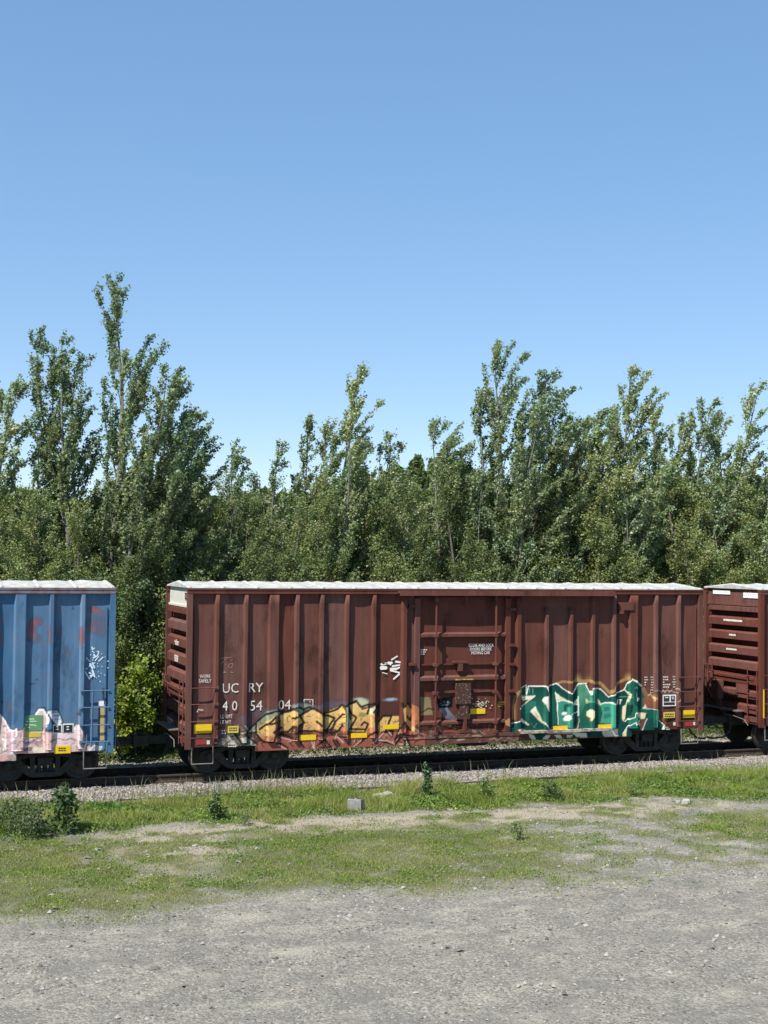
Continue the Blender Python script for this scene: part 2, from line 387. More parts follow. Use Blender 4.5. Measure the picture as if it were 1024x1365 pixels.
    c.stroke(A([(200, 270), (225, 155), (455, 155), (498, 260), (500, 500)]), .03, wht)
    c.stroke(A([(465, 165), (600, 110), (700, 190), (790, 250), (835, 240), (880, 150), (905, 120), (1015, 115)]) + B([(185, 125), (250, 265), (262, 182), (345, 180), (395, 195), (500, 300), (600, 255), (710, 200), (740, 130), (800, 55), (940, 140)]), .032, wht)
    c.stroke(B([(800, 55), (870, 90), (945, 145)]), .05, wht)
    c.stroke(A([(585, 240), (615, 400), (628, 680)]), .022, wht); c.stroke(A([(610, 375), (690, 345), (790, 372), (850, 405), (910, 410)]), .03, wht)
    c.stroke(A([(905, 300), (905, 560)]), .04, wht); c.stroke(A([(790, 540), (900, 505)]), .02, wht); c.stroke(A([(0, 665), (90, 628)]), .03, wht)
    c.stroke(A([(420, 650), (500, 735)]), .022, wht); c.stroke(A([(910, 590), (920, 630), (880, 740)]), .025, P(190, 170, 130))
    c.stroke(B([(200, 375), (300, 368), (400, 430), (425, 520), (395, 660)]), .028, mint); c.stroke(B([(395, 400), (440, 378), (520, 378), (600, 410)]), .03, wht)
    c.stroke(B([(620, 320), (640, 302), (815, 302)]), .014, mint); c.stroke(B([(710, 195), (785, 270), (740, 395)]), .035, cream)
    c.stroke(B([(720, 640), (760, 600), (840, 575), (850, 520)]), .025, wht); c.stroke(B([(690, 800), (750, 700), (850, 645), (860, 680), (920, 620)]), .025, wht)
    c.stroke(B([(625, 345), (625, 400)]), .028, wht); c.stroke(B([(640, 345), (680, 350)]), .028, wht); c.stroke(B([(660, 350), (655, 400)]), .028, wht)
    c.stroke(B([(830, 280), (830, 180), (870, 160)]), .014, mint); c.stroke(B([(860, 300), (862, 190), (890, 170)]), .014, mint)
    c.stroke(C_([(195, 455), (370, 470), (418, 490), (415, 600), (390, 650)]), .028, P(174, 184, 174)); c.stroke(C_([(370, 470), (365, 700)]), .014, mint)
    c.stroke(C_([(420, 620), (490, 690), (470, 760)]), .03, wht); c.stroke(C_([(160, 830), (215, 680), (255, 600)]), .035, P(188, 178, 172))
    c.stroke(A([(255, 665), (300, 720), (345, 660)]), .012, mint); c.stroke(A([(240, 190), (245, 270)]), .012, mint); c.stroke(A([(285, 190), (285, 270)]), .014, mint)
    # ---- yellow piece by the road number
    D, E_, F_, H = at((285, 920)), at((375, 920)), at((465, 920)), at((550, 920), 6.827)
    gold, gold2, org = P(212, 174, 108), P(186, 144, 92), P(178, 112, 78); pink = P(160, 88, 76)
    gg, bl, blue = P(140, 150, 124), P(26, 24, 20), P(112, 118, 140)
    c.poly([W(*p) for p in ((343, 989), (372, 984), (420, 983), (500, 977), (552, 974), (566, 978), (566, 998), (345, 1003))], pink, .95, P(128, 76, 62))
    c.cloud(W(326, 964), .35, .25, blue, .4); c.cloud(W(352, 950), .45, .16, blue, .45); c.cloud(W(372, 947), .3, .12, blue, .45)
    c.cloud(W(404, 942), .45, .12, P(150, 158, 150), .85); c.cloud(W(431, 943), .25, .2, P(96, 96, 124), .35); c.cloud(W(447, 940), .5, .16, blue, .5)
    c.cloud(W(483, 935), .3, .12, P(170, 178, 160), .85); c.cloud(W(522, 933), .25, .06, P(160, 172, 190), .9)
    c.poly(D([(440, 605), (600, 440), (720, 300), (850, 262), (1024, 300), (1024, 380), (860, 340), (620, 520), (590, 600)]), gg, .9)
    c.poly(D([(90, 640), (200, 600), (420, 600), (560, 620), (600, 790), (0, 790)]), P(96, 98, 84), .7)
    for q in ([(150, 640), (240, 640), (250, 700)], [(210, 720), (290, 690), (330, 760), (250, 785)], [(380, 650), (470, 640), (430, 740), (390, 730)], [(490, 660), (555, 660), (520, 760)]):
        c.poly(D(q), P(186, 188, 170), .8)
    c.poly(D([(590, 570), (620, 520), (730, 430), (850, 335), (850, 600), (830, 695), (690, 705), (610, 630)]), gold, 1, gold2)
    c.poly(E_([(0, 350), (180, 285), (235, 300), (240, 365), (275, 360), (335, 450), (240, 520), (200, 480), (180, 590), (0, 590)]), gold, 1, gold2)
    c.poly(E_([(280, 350), (400, 262), (480, 285), (565, 340), (575, 540), (470, 565), (300, 560), (335, 450)]), gold, 1, gold2)
    c.poly(E_([(615, 310), (850, 215), (885, 330), (900, 560), (700, 545), (620, 540)]), P(222, 186, 110), 1, gold2)
    c.poly(E_([(240, 250), (300, 235), (320, 290), (260, 350)]), gg); c.poly(E_([(880, 230), (930, 210), (960, 400), (900, 520), (890, 330)]), gg, .9)
    c.poly(F_([(0, 200), (120, 165), (200, 270), (290, 240), (350, 310), (365, 585), (20, 570)]), gold, 1, gold2)
    c.poly(F_([(140, 110), (280, 160), (270, 240), (180, 240)]), P(176, 180, 150), .9)
    c.poly(F_([(0, 200), (30, 330), (60, 460), (30, 560), (-40, 560)]), gg, .8); c.poly(F_([(290, 260), (370, 200), (360, 300), (300, 330)]), P(196, 196, 170), .95)
    c.poly(F_([(160, 310), (260, 310), (260, 360), (150, 365)]), P(110, 116, 70), .8)
    c.poly(F_([(430, 150), (700, 150), (690, 350), (425, 360)]), P(76, 46, 42), .97)
    c.poly(F_([(425, 440), (470, 360), (700, 350), (712, 560), (420, 575)]), gold, 1, gold2)
    c.poly(F_([(740, 240), (830, 190), (935, 330), (900, 600), (850, 520), (760, 420)]), P(190, 146, 92), 1, gold2)
    c.poly(F_([(750, 540), (800, 500), (860, 560), (860, 610), (760, 610)]), P(196, 96, 76), .95)
    for q in (D([(610, 625), (700, 640), (840, 610), (830, 700), (690, 710)]), E_([(440, 560), (570, 530), (575, 600), (450, 610)]), E_([(820, 500), (900, 500), (900, 600), (830, 590)]), F_([(250, 530), (365, 500), (365, 640), (260, 640)])): c.poly(q, org, .85)
    rs = random.Random(31)
    for k in range(260):
        u, v = rs.uniform(345, 536), rs.uniform(952, 990); p = W(u, v); a_ = rs.uniform(0, 6.28); l = rs.uniform(.03, .13)
        c.stroke([p, (p[0] + math.cos(a_) * l, p[1] + math.sin(a_) * l)], rs.uniform(.012, .026), rs.choice((bl, P(50, 40, 30), P(92, 66, 44), P(120, 84, 58), P(150, 112, 74), P(176, 148, 96))), .8)
    for k in range(60):
        u, v = rs.uniform(286, 345), rs.uniform(972, 997); p = W(u, v); a_ = rs.choice((.7, -.7, 2.4, .2)); l = rs.uniform(.06, .22)
        c.stroke([p, (p[0] + math.cos(a_) * l, p[1] + math.sin(a_) * l)], rs.uniform(.015, .035), rs.choice((bl, P(150, 152, 138), P(196, 196, 182), P(84, 80, 70), P(120, 118, 104))), .8)
    for k in range(40):
        u, v = rs.uniform(345, 560), rs.uniform(984, 998); p = W(u, v); a_ = rs.choice((.8, -.8, 2.2, 1.2)); l = rs.uniform(.08, .2)
        c.stroke([p, (p[0] + math.cos(a_) * l, p[1] + math.sin(a_) * l)], rs.uniform(.018, .03), rs.choice((bl, P(60, 30, 26), P(196, 164, 150), bl)), .9)
    for q in (D([(440, 605), (600, 440), (720, 335), (850, 290), (1024, 300)]), D([(590, 600), (590, 460)]), D([(470, 600), (600, 580)]), D([(640, 540), (780, 440), (850, 370)]), D([(780, 470), (920, 430)]),
              D([(610, 620), (680, 715), (820, 715), (860, 600), (820, 580), (940, 520), (840, 560)]), D([(440, 605), (540, 690), (600, 740)]), D([(300, 600), (420, 780)]), D([(880, 740), (940, 740), (1020, 800)]),
              E_([(0, 330), (120, 282), (250, 235), (320, 270), (400, 235), (480, 270), (570, 330), (700, 300), (800, 255), (840, 205), (880, 225), (1024, 165)]), E_([(170, 390), (260, 360), (420, 265)]),
              E_([(275, 365), (330, 450), (240, 510)]), E_([(20, 575), (110, 575), (180, 500), (160, 570)]), E_([(0, 600), (120, 640), (200, 690)]), E_([(200, 600), (300, 560), (470, 565), (560, 590), (600, 550), (700, 540)]),
              E_([(570, 345), (680, 360), (750, 385), (640, 540)]), E_([(500, 430), (560, 490)]), E_([(860, 330), (760, 430), (690, 590)]), E_([(640, 570), (700, 600), (800, 560), (850, 480)]), E_([(930, 220), (960, 400)]),
              E_([(530, 740), (600, 680), (700, 780), (560, 790)]), E_([(280, 720), (320, 790)]), E_([(720, 690), (780, 780)]), E_([(760, 690), (810, 760)]), E_([(780, 640), (880, 650)]),
              F_([(0, 190), (120, 150), (180, 235), (280, 200), (370, 185)]), F_([(270, 330), (300, 200)]), F_([(10, 220), (60, 340), (120, 380), (70, 470), (30, 540), (230, 540)]), F_([(190, 480), (230, 440), (280, 470), (240, 560)]),
              F_([(80, 780), (360, 570), (420, 600)]), F_([(345, 745), (500, 580), (620, 560), (600, 640), (530, 530)]), F_([(420, 690), (640, 750), (840, 520), (760, 440), (720, 520), (640, 690), (720, 600)]), F_([(430, 440), (480, 360), (600, 355), (560, 470)]),
              F_([(650, 750), (750, 580), (820, 745)]), F_([(740, 180), (750, 240), (830, 190), (900, 290), (860, 420), (800, 340)]), F_([(760, 630), (1000, 620)]), F_([(340, 300), (430, 190), (410, 350)])):
        c.stroke(q, .058, bl, .97, .25)
    for q in (D([(200, 640), (250, 700)]), D([(890, 750), (1000, 810)]), E_([(0, 640), (150, 690), (210, 690)]), E_([(460, 700), (460, 790), (420, 690)]), E_([(770, 640), (860, 720)]), F_([(350, 735), (490, 590)]), F_([(640, 745), (530, 690), (420, 690)]),
              F_([(545, 545), (600, 630)]), F_([(690, 600), (720, 540)]), F_([(700, 745), (800, 740), (755, 660)]), F_([(80, 775), (180, 690)]), E_([(410, 290), (430, 340), (470, 280)])):
        c.stroke(q, .025, P(206, 176, 160), .85)
    # ---- what is left of it across the door
    c.poly(H([(80, 60), (180, 70), (200, 230), (90, 240)]), P(150, 140, 104), .7, P(168, 150, 108))
    c.poly(H([(0, 130), (60, 150), (70, 300), (0, 340)]), org, .85)
    c.poly(H([(60, 290), (200, 290), (380, 290), (360, 330), (450, 380), (210, 390), (60, 360)]), P(186, 128, 76), .85, P(150, 74, 56))
    c.poly(H([(235, 80), (385, 60), (380, 160), (330, 175), (250, 185)]), P(10, 13, 16), 1)
    for k in range(12): p = W(550 + rs.uniform(265, 355) / 6.827, 920 + rs.uniform(100, 140) / 6.827); c.stroke([p, (p[0] + rs.uniform(.01, .05), p[1] + rs.uniform(-.02, .02))], .02, P(120, 140, 140), .8)
    c.poly(H([(260, 170), (330, 165), (430, 270), (400, 290), (300, 260)]), P(120, 122, 134), .9, P(90, 92, 100))
    c.poly(H([(480, 350), (580, 360), (590, 385), (500, 380)]), P(150, 140, 124), .8); c.poly(H([(840, 280), (890, 250), (895, 330), (850, 320)]), P(190, 140, 96), .85)
    for k in range(70):
        u, v = rs.uniform(552, 660), rs.uniform(958, 992); p = W(u, v); a_ = rs.gauss(0, .5); l = rs.uniform(.06, .25)
        c.stroke([p, (p[0] + math.cos(a_) * l, p[1] + math.sin(a_) * l)], rs.uniform(.02, .05), rs.choice((bl, P(170, 118, 72), P(150, 84, 62), P(186, 170, 140), P(60, 36, 30), P(140, 130, 120))), .75)
    for q in (H([(90, 210), (160, 170), (210, 180)]), H([(220, 250), (300, 280), (440, 300)]), H([(80, 330), (240, 320), (420, 370)]), H([(210, 280), (270, 260), (380, 300)])): c.stroke(q, .035, bl, .9)
    for q in (H([(20, 390), (110, 370)]), H([(120, 440), (300, 420)]), H([(20, 440), (60, 420)]), H([(420, 430), (600, 415)]), H([(700, 440), (760, 430)]), H([(790, 420), (870, 425)])): c.stroke(q, .06, P(150, 120, 96), .55)
    c.stroke(H([(690, 450), (740, 430), (760, 460), (800, 430), (830, 460), (870, 430), (910, 455), (960, 430), (1020, 445)]), .03, P(150, 132, 112), .8)
    # small tag by the data panel
    c.stroke(C_([(350, 215), (400, 205), (450, 230), (520, 215), (600, 225), (680, 250), (705, 290), (690, 350), (660, 365)]), .03, P(190, 160, 148), .85)
    c.stroke(C_([(455, 250), (480, 205), (500, 245), (540, 190), (560, 240), (600, 200)]), .025, P(205, 180, 168), .85)
    c.stroke(C_([(640, 190), (665, 180), (690, 210)]), .035, P(200, 172, 160), .8)
    return c

def paint_blue_car():
    c = Canvas(-13.2, -9.5, .45, 4.7, .013)
    def at(o, k): return (lambda pts: c.pt(pts, o, k))
    A, B, R = at((0, 930), 10.24), at((60, 920), 9.75), at((60, 760), 10.24)
    pk, wh, gy, dk = P(200, 174, 172), P(232, 226, 222), P(120, 112, 108), P(28, 44, 58)
    rust, rust2 = P(150, 78, 58), P(118, 92, 96)
    # rust through the paint
    c.cloud(W(44, 840), .12, .32, rust, .75); c.cloud(W(52, 829), .14, .12, rust, .6); c.cloud(W(46, 852), .18, .18, rust2, .55); c.cloud(W(67, 847), .05, .28, rust, .7); c.cloud(W(109, 848), .06, .24, rust, .75)
    c.cloud(W(126, 813), .16, .13, rust, .85); c.cloud(W(134, 817), .12, .10, rust, .75); c.cloud(W(131, 832), .32, .34, rust2, .6); c.cloud(W(122, 840), .12, .1, rust, .55); c.cloud(W(149, 830), .04, .3, rust2, .7); c.cloud(W(110, 864), .04, .05, rust, .6)
    for u, v, rx, rz in ((3, 936, .03, .05), (43, 912, .08, .03), (98, 811, .04, .04), (50, 906, .05, .02), (78, 918, .04, .02)): c.cloud(W(u, v), rx, rz, P(30, 48, 70), .6)
    # pale piece
    c.poly(A([(0, 215), (60, 280), (130, 400), (140, 445), (200, 420), (235, 420), (240, 440), (300, 445), (480, 240), (540, 160), (600, 165), (640, 230), (680, 310), (640, 400), (620, 460), (720, 470), (860, 490), (1000, 440), (1040, 420), (1040, 860), (320, 850), (290, 910), (0, 940), (-60, 940), (-60, 215)]), pk, 1, P(196, 158, 150))
    c.poly(A([(80, 420), (230, 420), (235, 780), (60, 780)]), P(190, 164, 170), .9); c.poly(A([(-40, 780), (90, 800), (130, 900), (-40, 930)]), P(196, 154, 148), .95)
    c.poly(A([(90, 790), (240, 790), (320, 760), (290, 900), (130, 900)]), P(140, 132, 122), .9); c.poly(A([(-40, 410), (40, 410), (30, 760), (-40, 760)]), P(176, 160, 150), .8)
    c.poly(A([(310, 780), (620, 770), (620, 820), (320, 850)]), P(200, 164, 150), .9); c.poly(A([(440, 680), (600, 690), (600, 760), (450, 750)]), P(222, 204, 180), .9)
    c.poly(A([(280, 680), (450, 680), (440, 740), (300, 740)]), P(92, 82, 80), .85); c.poly(A([(310, 590), (590, 560), (590, 640), (330, 640)]), P(150, 120, 122), .7)
    c.poly(A([(700, 570), (1030, 540), (1030, 640), (700, 640)]), P(136, 108, 104), .7); c.poly(A([(760, 490), (850, 490), (850, 515), (760, 520)]), P(92, 84, 84), .8)
    c.poly(A([(800, 740), (980, 740), (960, 800), (740, 800)]), P(150, 140, 156), .8)
    c.poly(B([(350, 500), (415, 450), (470, 460), (520, 590), (550, 690), (540, 740), (590, 720), (750, 735), (690, 835), (580, 830), (360, 850), (100, 860), (100, 560), (320, 540)]), P(208, 188, 190), 1, P(200, 170, 166))
    c.poly(B([(640, 720), (750, 735), (690, 830), (600, 820)]), P(150, 150, 160), .9); c.poly(B([(460, 590), (540, 620), (540, 780), (470, 780)]), P(150, 138, 140), .8)
    # drop shaped letter and outlines
    c.poly(A([(640, 190), (700, 165), (800, 170), (860, 340), (790, 405), (740, 340)]), P(206, 208, 210), 1); 
    for q in ([(690, 180), (800, 185), (805, 210), (700, 215)], [(720, 235), (815, 235), (820, 262), (735, 262)], [(745, 285), (830, 285), (830, 312), (760, 312)]): c.poly(A(q), P(110, 126, 148), .9)
    c.stroke(A([(0, 225), (70, 300), (140, 440), (200, 430), (240, 440)]), .05, dk, .9); c.stroke(A([(490, 230), (540, 160), (610, 150), (680, 280), (790, 420), (640, 460)]), .06, dk, .9); c.stroke(A([(645, 200), (660, 170), (800, 165), (865, 340), (795, 405)]), .04, dk, .8)
    c.stroke(A([(500, 235), (545, 170), (600, 175), (670, 310), (630, 400)]), .05, wh); c.stroke(A([(0, 240), (60, 310), (140, 450), (200, 445), (225, 425), (225, 520), (170, 590)]), .04, wh)
    c.stroke(A([(735, 480), (860, 490), (970, 470), (1030, 430)]), .045, wh); c.stroke(A([(40, 760), (80, 600), (40, 570)]), .04, wh); c.stroke(A([(80, 420), (80, 760)]), .03, P(232, 216, 200)); c.stroke(A([(605, 450), (610, 740)]), .04, P(236, 208, 200))
    c.stroke(A([(230, 720), (150, 770)]), .03, wh); c.stroke(A([(210, 810), (170, 860), (200, 880)]), .025, P(180, 180, 160)); c.stroke(B([(550, 580), (550, 690), (500, 790)]), .03, wh); c.stroke(B([(580, 790), (640, 720), (750, 740), (690, 830)]), .025, wh, .9)
    c.stroke(A([(300, 590), (420, 620), (520, 560), (580, 600)]), .025, P(96, 70, 74), .8); c.stroke(A([(350, 600), (440, 580), (560, 590)]), .02, wh, .8); c.stroke(A([(700, 610), (800, 560), (900, 590), (990, 560)]), .02, P(90, 80, 76), .8)
    c.cloud(W(38, 942), .15, .12, P(70, 110, 150), .7); c.cloud(W(17, 955), .12, .2, P(60, 100, 140), .6)
    rs = random.Random(77)
    for k in range(130):
        u, v = rs.uniform(-4, 116), rs.uniform(968, 1016); p = W(u, v); a_ = rs.gauss(0, .7); l = rs.uniform(.03, .2)
        c.stroke([p, (p[0] + math.cos(a_) * l, p[1] + math.sin(a_) * l)], rs.uniform(.012, .035), rs.choice((P(120, 100, 98), P(88, 76, 76), P(226, 214, 208), P(170, 140, 138), P(150, 128, 120), P(96, 84, 90))), .7)
    # dark scuffs by the ladder
    c.poly(B([(420, 330), (470, 210), (475, 340)]), P(24, 40, 60), .7); c.poly(B([(750, -20), (815, -20), (815, 60), (790, 330), (760, 330), (755, 60)]), P(38, 40, 44), .9)
    return c

# ------------------------------------------------------------------ boxcars
LEN, EAVE, WID = 15.30, 4.89, 3.05
HL = LEN / 2
POSTS = [6.92, 6.155, 5.40, 4.76, 4.076, 3.37, 2.60, 1.72]          # side posts from the end to the door; the third is the wide bolster post
PY = 0.092                                                        # panels lie this far behind the post faces

def text_mesh(name, s, rect, mat, parent, y, xc=0.0, vertical=None):
    """lettering cut to the rectangle x0,x1,z0,z1 on the side plane y (flat print, a few mm proud)"""
    cu = bpy.data.curves.new(name, 'FONT'); cu.body = s; cu.align_x = 'LEFT'; cu.resolution_u = 2; cu.space_line = .95; cu.offset = 0.0
    ob = bpy.data.objects.new(name, cu); col.objects.link(ob)
    me = bpy.data.meshes.new_from_object(ob); bpy.data.objects.remove(ob); bpy.data.curves.remove(cu)
    n = len(me.vertices); co = np.zeros(n * 3); me.vertices.foreach_get('co', co); co = co.reshape(-1, 3)
    lo, hi = co.min(0), co.max(0); x0, x1, z0, z1 = rect
    X = x0 + (co[:, 0] - lo[0]) / (hi[0] - lo[0]) * (x1 - x0) - xc; Z = z0 + (co[:, 1] - lo[1]) / (hi[1] - lo[1]) * (z1 - z0)
    out = np.stack([X, np.full(n, y), Z], 1).astype(np.float32)
    me.vertices.foreach_set('co', out.ravel()); me.materials.clear(); me.materials.append(mat); me.update(); me.name = name
    o = bpy.data.objects.new(name, me); col.objects.link(o); o.parent = parent
    return o

def rect_px(u0, v0, u1, v1, y=0.0):
    x0, zt = W(u0, v0, y); x1, zb = W(u1, v1, y)
    return x0, x1, zb, zt

def sheet(name, mat, parent, xs, zs, yf, canvas, xc):
    """painted surface: grid over xs (profile points (x, y)) and zs"""
    xs = np.array(xs); zs = np.array(zs); nx, nz = len(xs), len(zs)
    V = np.zeros((nz, nx, 3)); V[:, :, 0] = xs[None, :, 0]; V[:, :, 1] = xs[None, :, 1]; V[:, :, 2] = zs[:, None]
    if yf is not None: V[:, :, 1] += yf(V[:, :, 0], V[:, :, 2])
    i = np.arange(nz - 1)[:, None] * nx + np.arange(nx - 1)[None, :]
    Fc = np.stack([i, i + 1, i + nx + 1, i + nx], -1).reshape(-1, 4)
    me = fast_mesh(name, V.reshape(-1, 3), Fc, mat)
    if canvas is not None:
        c, a = canvas.sample(V[:, :, 0].ravel() + xc, V[:, :, 2].ravel())
        cc = np.ones((nx * nz, 4), np.float32); cc[:, :3] = c
        at = me.color_attributes.new('spray', 'FLOAT_COLOR', 'POINT'); at.data.foreach_set('color', cc.ravel())
        at = me.attributes.new('cover', 'FLOAT', 'POINT'); at.data.foreach_set('value', a.astype(np.float32))
    o = link(name, me, parent); return o

def lin(a, b, step):
    n = max(1, int(math.ceil((b - a) / step))); return list(np.linspace(a, b, n + 1))

def wheel_mb(x, y, side):
    """one wheel; side -1: near wheel (plate faces the viewer)"""
    s = side; m = MB()
    m.lathe([(.05, -.02 * s), (.10, -.02 * s), (.12, .01 * s), (.16, .03 * s), (.36, .045 * s), (.385, .01 * s), (.455, 0), (.457, .05 * -s * -1), (.462, .09 * s), (.485, .10 * s), (.49, .125 * s), (.475, .135 * s), (.38, .135 * s), (.12, .16 * s), (.05, .16 * s)], 'y', (x, y, .457), 32)
    return m

def make_truck(car, xt, name='truck'):
    t = MB(); B0 = 1.525
    # side frames are their own sub-parts; the truck itself is the bolster with brake beams
    t.prism([(xt - .17, .42), (xt + .17, .42), (xt + .2, .62), (xt - .2, .62)], 'y', .42, 2.63)
    t.lathe([(.2, .62), (.2, .70)], 'z', (xt, B0, 0), 20)
    for sx in (-1, 1):
        t.box(xt + sx * .33 - .05, xt + sx * .33 + .05, .75, 2.3, .36, .46)
    tr = t.build(name, M_black, car)
    for sx in (-1, 1):
        xw = xt + sx * .889
        a = MB(); a.tube([(xw, .38, .457), (xw, 2.67, .457)], .075, 10); a.build('axle', M_black, tr)
        for sd, y in ((1, .70), (-1, 2.35)):
            w = wheel_mb(xw, y, sd).build('wheel', M_wheel, tr, True)
    for y0, sd in ((.47, -1), (2.43, 1)):
        f = MB(); y1 = y0 + .15
        # compression member, tension member, columns, pedestals
        f.prism([(xt - 1.12, .40), (xt - 1.12, .60), (xt - .80, .66), (xt - .42, .74), (xt + .42, .74), (xt + .80, .66), (xt + 1.12, .60), (xt + 1.12, .40),
                 (xt + .98, .40), (xt + .95, .55), (xt + .74, .55), (xt + .40, .63), (xt - .40, .63), (xt - .74, .55), (xt - .95, .55), (xt - .98, .40)], 'y', y0, y1)
        for sx in (-1, 1):
            f.prism([(xt + sx * .80, .64), (xt + sx * .66, .64), (xt + sx * .28, .24), (xt + sx * .28, .14), (xt + sx * .38, .14), (xt + sx * .80, .46)][::sx], 'y', y0 + .01, y1 - .01)
            f.box(xt + sx * .31 - .06, xt + sx * .31 + .06, y0 + .005, y1 - .005, .2, .66)
            f.lathe([(.03, -.03), (.10, -.03), (.12, .0), (.12, .12)], 'y', (xt + sx * .889, y0 - .04 if sd < 0 else y0 + .1, .457), 16)
        f.box(xt - .32, xt + .32, y0 + .002, y1 - .002, .13, .25)
        f.build('side_frame', M_black, tr)
        for k in (-1, 0, 1):
            s = MB(); prof = []
            for j in range(7):
                z = .255 + j * .027; prof += [(.055, z), (.068, z + .009), (.068, z + .018), (.055, z + .025)]
            s.lathe(prof, 'z', (xt + k * .15, y0 + .075, 0), 12); s.build('coil_spring', M_black, tr)
    return tr

def rungs_ladder(car, name, pts, rung_zs, r=.016, mat=None, stiles=True, z0=.95, z1=2.55):
    """ladder between two points (x,y) of a vertical plane"""
    (xa, ya), (xb, yb) = pts; m = MB()
    if stiles:
        m.tube([(xa, ya, z0), (xa, ya, z1)], .018, 6); m.tube([(xb, yb, z0), (xb, yb, z1)], .018, 6)
    else:
        for z in (rung_zs[0],):
            m.tube([(xa, ya, z), (xb, yb, z)], r, 6)
    o = m.build(name, mat, car)
    for z in rung_zs:
        if not stiles and z == rung_zs[0]: continue
        q = MB(); q.tube([(xa, ya, z), (xb, yb, z)], r, 6); q.build('rung', mat, o)
    return o

cv_brown_ref = [None]
def make_boxcar(xc, mat, endmat, rooftop, canvas, label, white_end=True, rail_mat=None, fine=None, name='boxcar'):
    car = empty(name, (xc, 1.525, 0)); tag(car, label, 'boxcar', 'boxcars coupled on the track')
    off = (0, -1.525, 0)
    def part(mb, nm, m=mat, parent=None, smooth=False):
        o = mb.build(nm, m, parent or car, smooth)
        if parent is None: o.location = off
        return o
    fine_lo, fine_hi, zf = fine if fine else (99, 99, 0)
    def zgrid(a, b, x):
        if fine and fine_lo <= x + xc <= fine_hi: return [z for z in lin(a, min(b, zf), .021)] + (lin(zf, b, .3)[1:] if b > zf else [])
        return lin(a, b, .5)
    def xstep(x): return .021 if fine and fine_lo <= x + xc <= fine_hi else .4
    rng = random.Random(int(xc * 7) + 3)
    door_edges = (-1.42, 1.45)
    edges = [-HL + .03] + [-p for p in POSTS] + [POSTS[-1 - i] for i in range(len(POSTS))] + [HL - .03]
    # ---- side panels, one per bay (near and far side)
    for side in (0, 1):
        for a, b in list(zip(edges[:-1], edges[1:])) + ([(-1.72, door_edges[0]), (door_edges[1], 1.72)] if True else []):
            if a < 0 < b: continue
            ph, am = rng.random() * 9, .016 * rng.random() + .007
            def dent(x, z, a=a, b=b, ph=ph, am=am, s=side):
                w = np.sin(np.pi * np.clip((x - a) / (b - a), 0, 1)) ** .8
                d = am * w * (np.sin(z * 3.1 + ph) * .6 + np.sin(z * 1.3 + ph * 2) + .8)
                return d if s == 0 else -d
            y = PY if side == 0 else WID - PY
            use = side == 0
            xs = [(x, y) for x in (lin(a, b, min(xstep((a + b) / 2), (b - a) / 6) if use else .2))]
            zs = zgrid(.98, 4.80, (a + b) / 2) if use else lin(.98, 4.80, .6)
            if use and len(zs) < 20: zs = lin(.98, 4.80, .15)
            if side: xs = xs[::-1]
            o = sheet('side_panel', mat, car, xs, zs, dent, canvas if use else None, xc); o.location = off
    # ---- side posts
    for side in (0, 1):
        for i, p in enumerate(POSTS):
            for sx in (-1, 1):
                wide = i == 2; last = i == 7
                b2, f2 = (.165, .125) if wide else ((.10, .062) if last else (.078, .046))
                x = sx * p
                prof = [(x - b2, PY + .004), (x - f2, 0)] + [(q, 0) for q in lin(x - f2, x + f2, .021 if fine and fine_lo <= x + xc <= fine_hi else .2)[1:-1]] + [(x + f2, 0), (x + b2, PY + .004)]
                zt = 4.74
                if side == 0 and sx == 1 and i in (5, 6): zt = 4.36
                if side: prof = [(q, WID - y) for q, y in prof][::-1]
                zs = zgrid(.87, zt, x) if side == 0 else lin(.87, zt, 1)
                o = sheet('side_post', mat, car, prof, zs, None, canvas if side == 0 else None, xc); o.location = off
                # closed foot and head
                me = o.data; n = len(prof); nz = len(zs)
                import bmesh
                bm = bmesh.new(); bm.from_mesh(me); bm.verts.ensure_lookup_table()
                for base in (0, (nz - 1) * n):
                    try: bm.faces.new([bm.verts[base + k] for k in range(n)])
                    except ValueError: pass
                bm.to_mesh(me); bm.free()
    # ---- corner posts
    for sx in (-1, 1):
        for y0, y1 in ((-.004, .13), (WID - .13, WID + .004)):
            part(MB().box(sx * HL - .07, sx * HL + .07, y0, y1, .74, 4.80), 'corner_post', endmat if sx < 0 and not white_end else mat)
    # ---- side sills: shallow over the trucks, deep between them
    for side in (0, 1):
        for x0, x1, zb in ((-HL + .075, -5.86, .775), (-5.86, -1.72, .625), (-1.72, 1.72, .70), (1.72, 5.36, .625), (5.36, HL - .075, .79)):
            y = PY - .02 if side == 0 else WID - PY + .02
            xm = (x0 + x1) / 2; use = side == 0
            zs = zgrid(zb, 1.0, max(min(xm, 5.5), -5.5)) if use else lin(zb, 1.0, .5)
            st = .021 if use and fine and (fine_lo <= x0 + xc <= fine_hi or fine_lo <= x1 + xc <= fine_hi or (x0 + xc < fine_lo and x1 + xc > fine_hi)) else .5
            if st < .1: zs = lin(zb, 1.0, .021)
            xs = [(x, y) for x in lin(x0, x1, st)]
            if side: xs = xs[::-1]
            o = sheet('side_sill', mat, car, xs, zs, None, canvas if use else None, xc); o.location = off
            m = MB(); m.box(x0 + .002, x1 - .002, min(y + .004, y + .12) if side == 0 else y - .12, (y + .12) if side == 0 else y - .004, zb + .004, zb + .03)
            part(m, 'sill_flange')
    # ---- roof rail (top chord) and eave
    for side in (0, 1):
        m = MB(); y0, y1 = (-.012, .15) if side == 0 else (WID - .15, WID + .012)
        m.box(-HL - .06, HL + .06, y0, y1, 4.745, 4.835)
        yy = (-.026, .16) if side == 0 else (WID - .16, WID + .026)
        m.box(-HL - .075, HL + .075, yy[0], yy[1], 4.838, 4.885)
        part(m, 'roof_rail', rail_mat or mat)
    # ---- roof: peaked sheet, a cross rib and two raised facets to each panel
    m = MB(); pk = 5.03
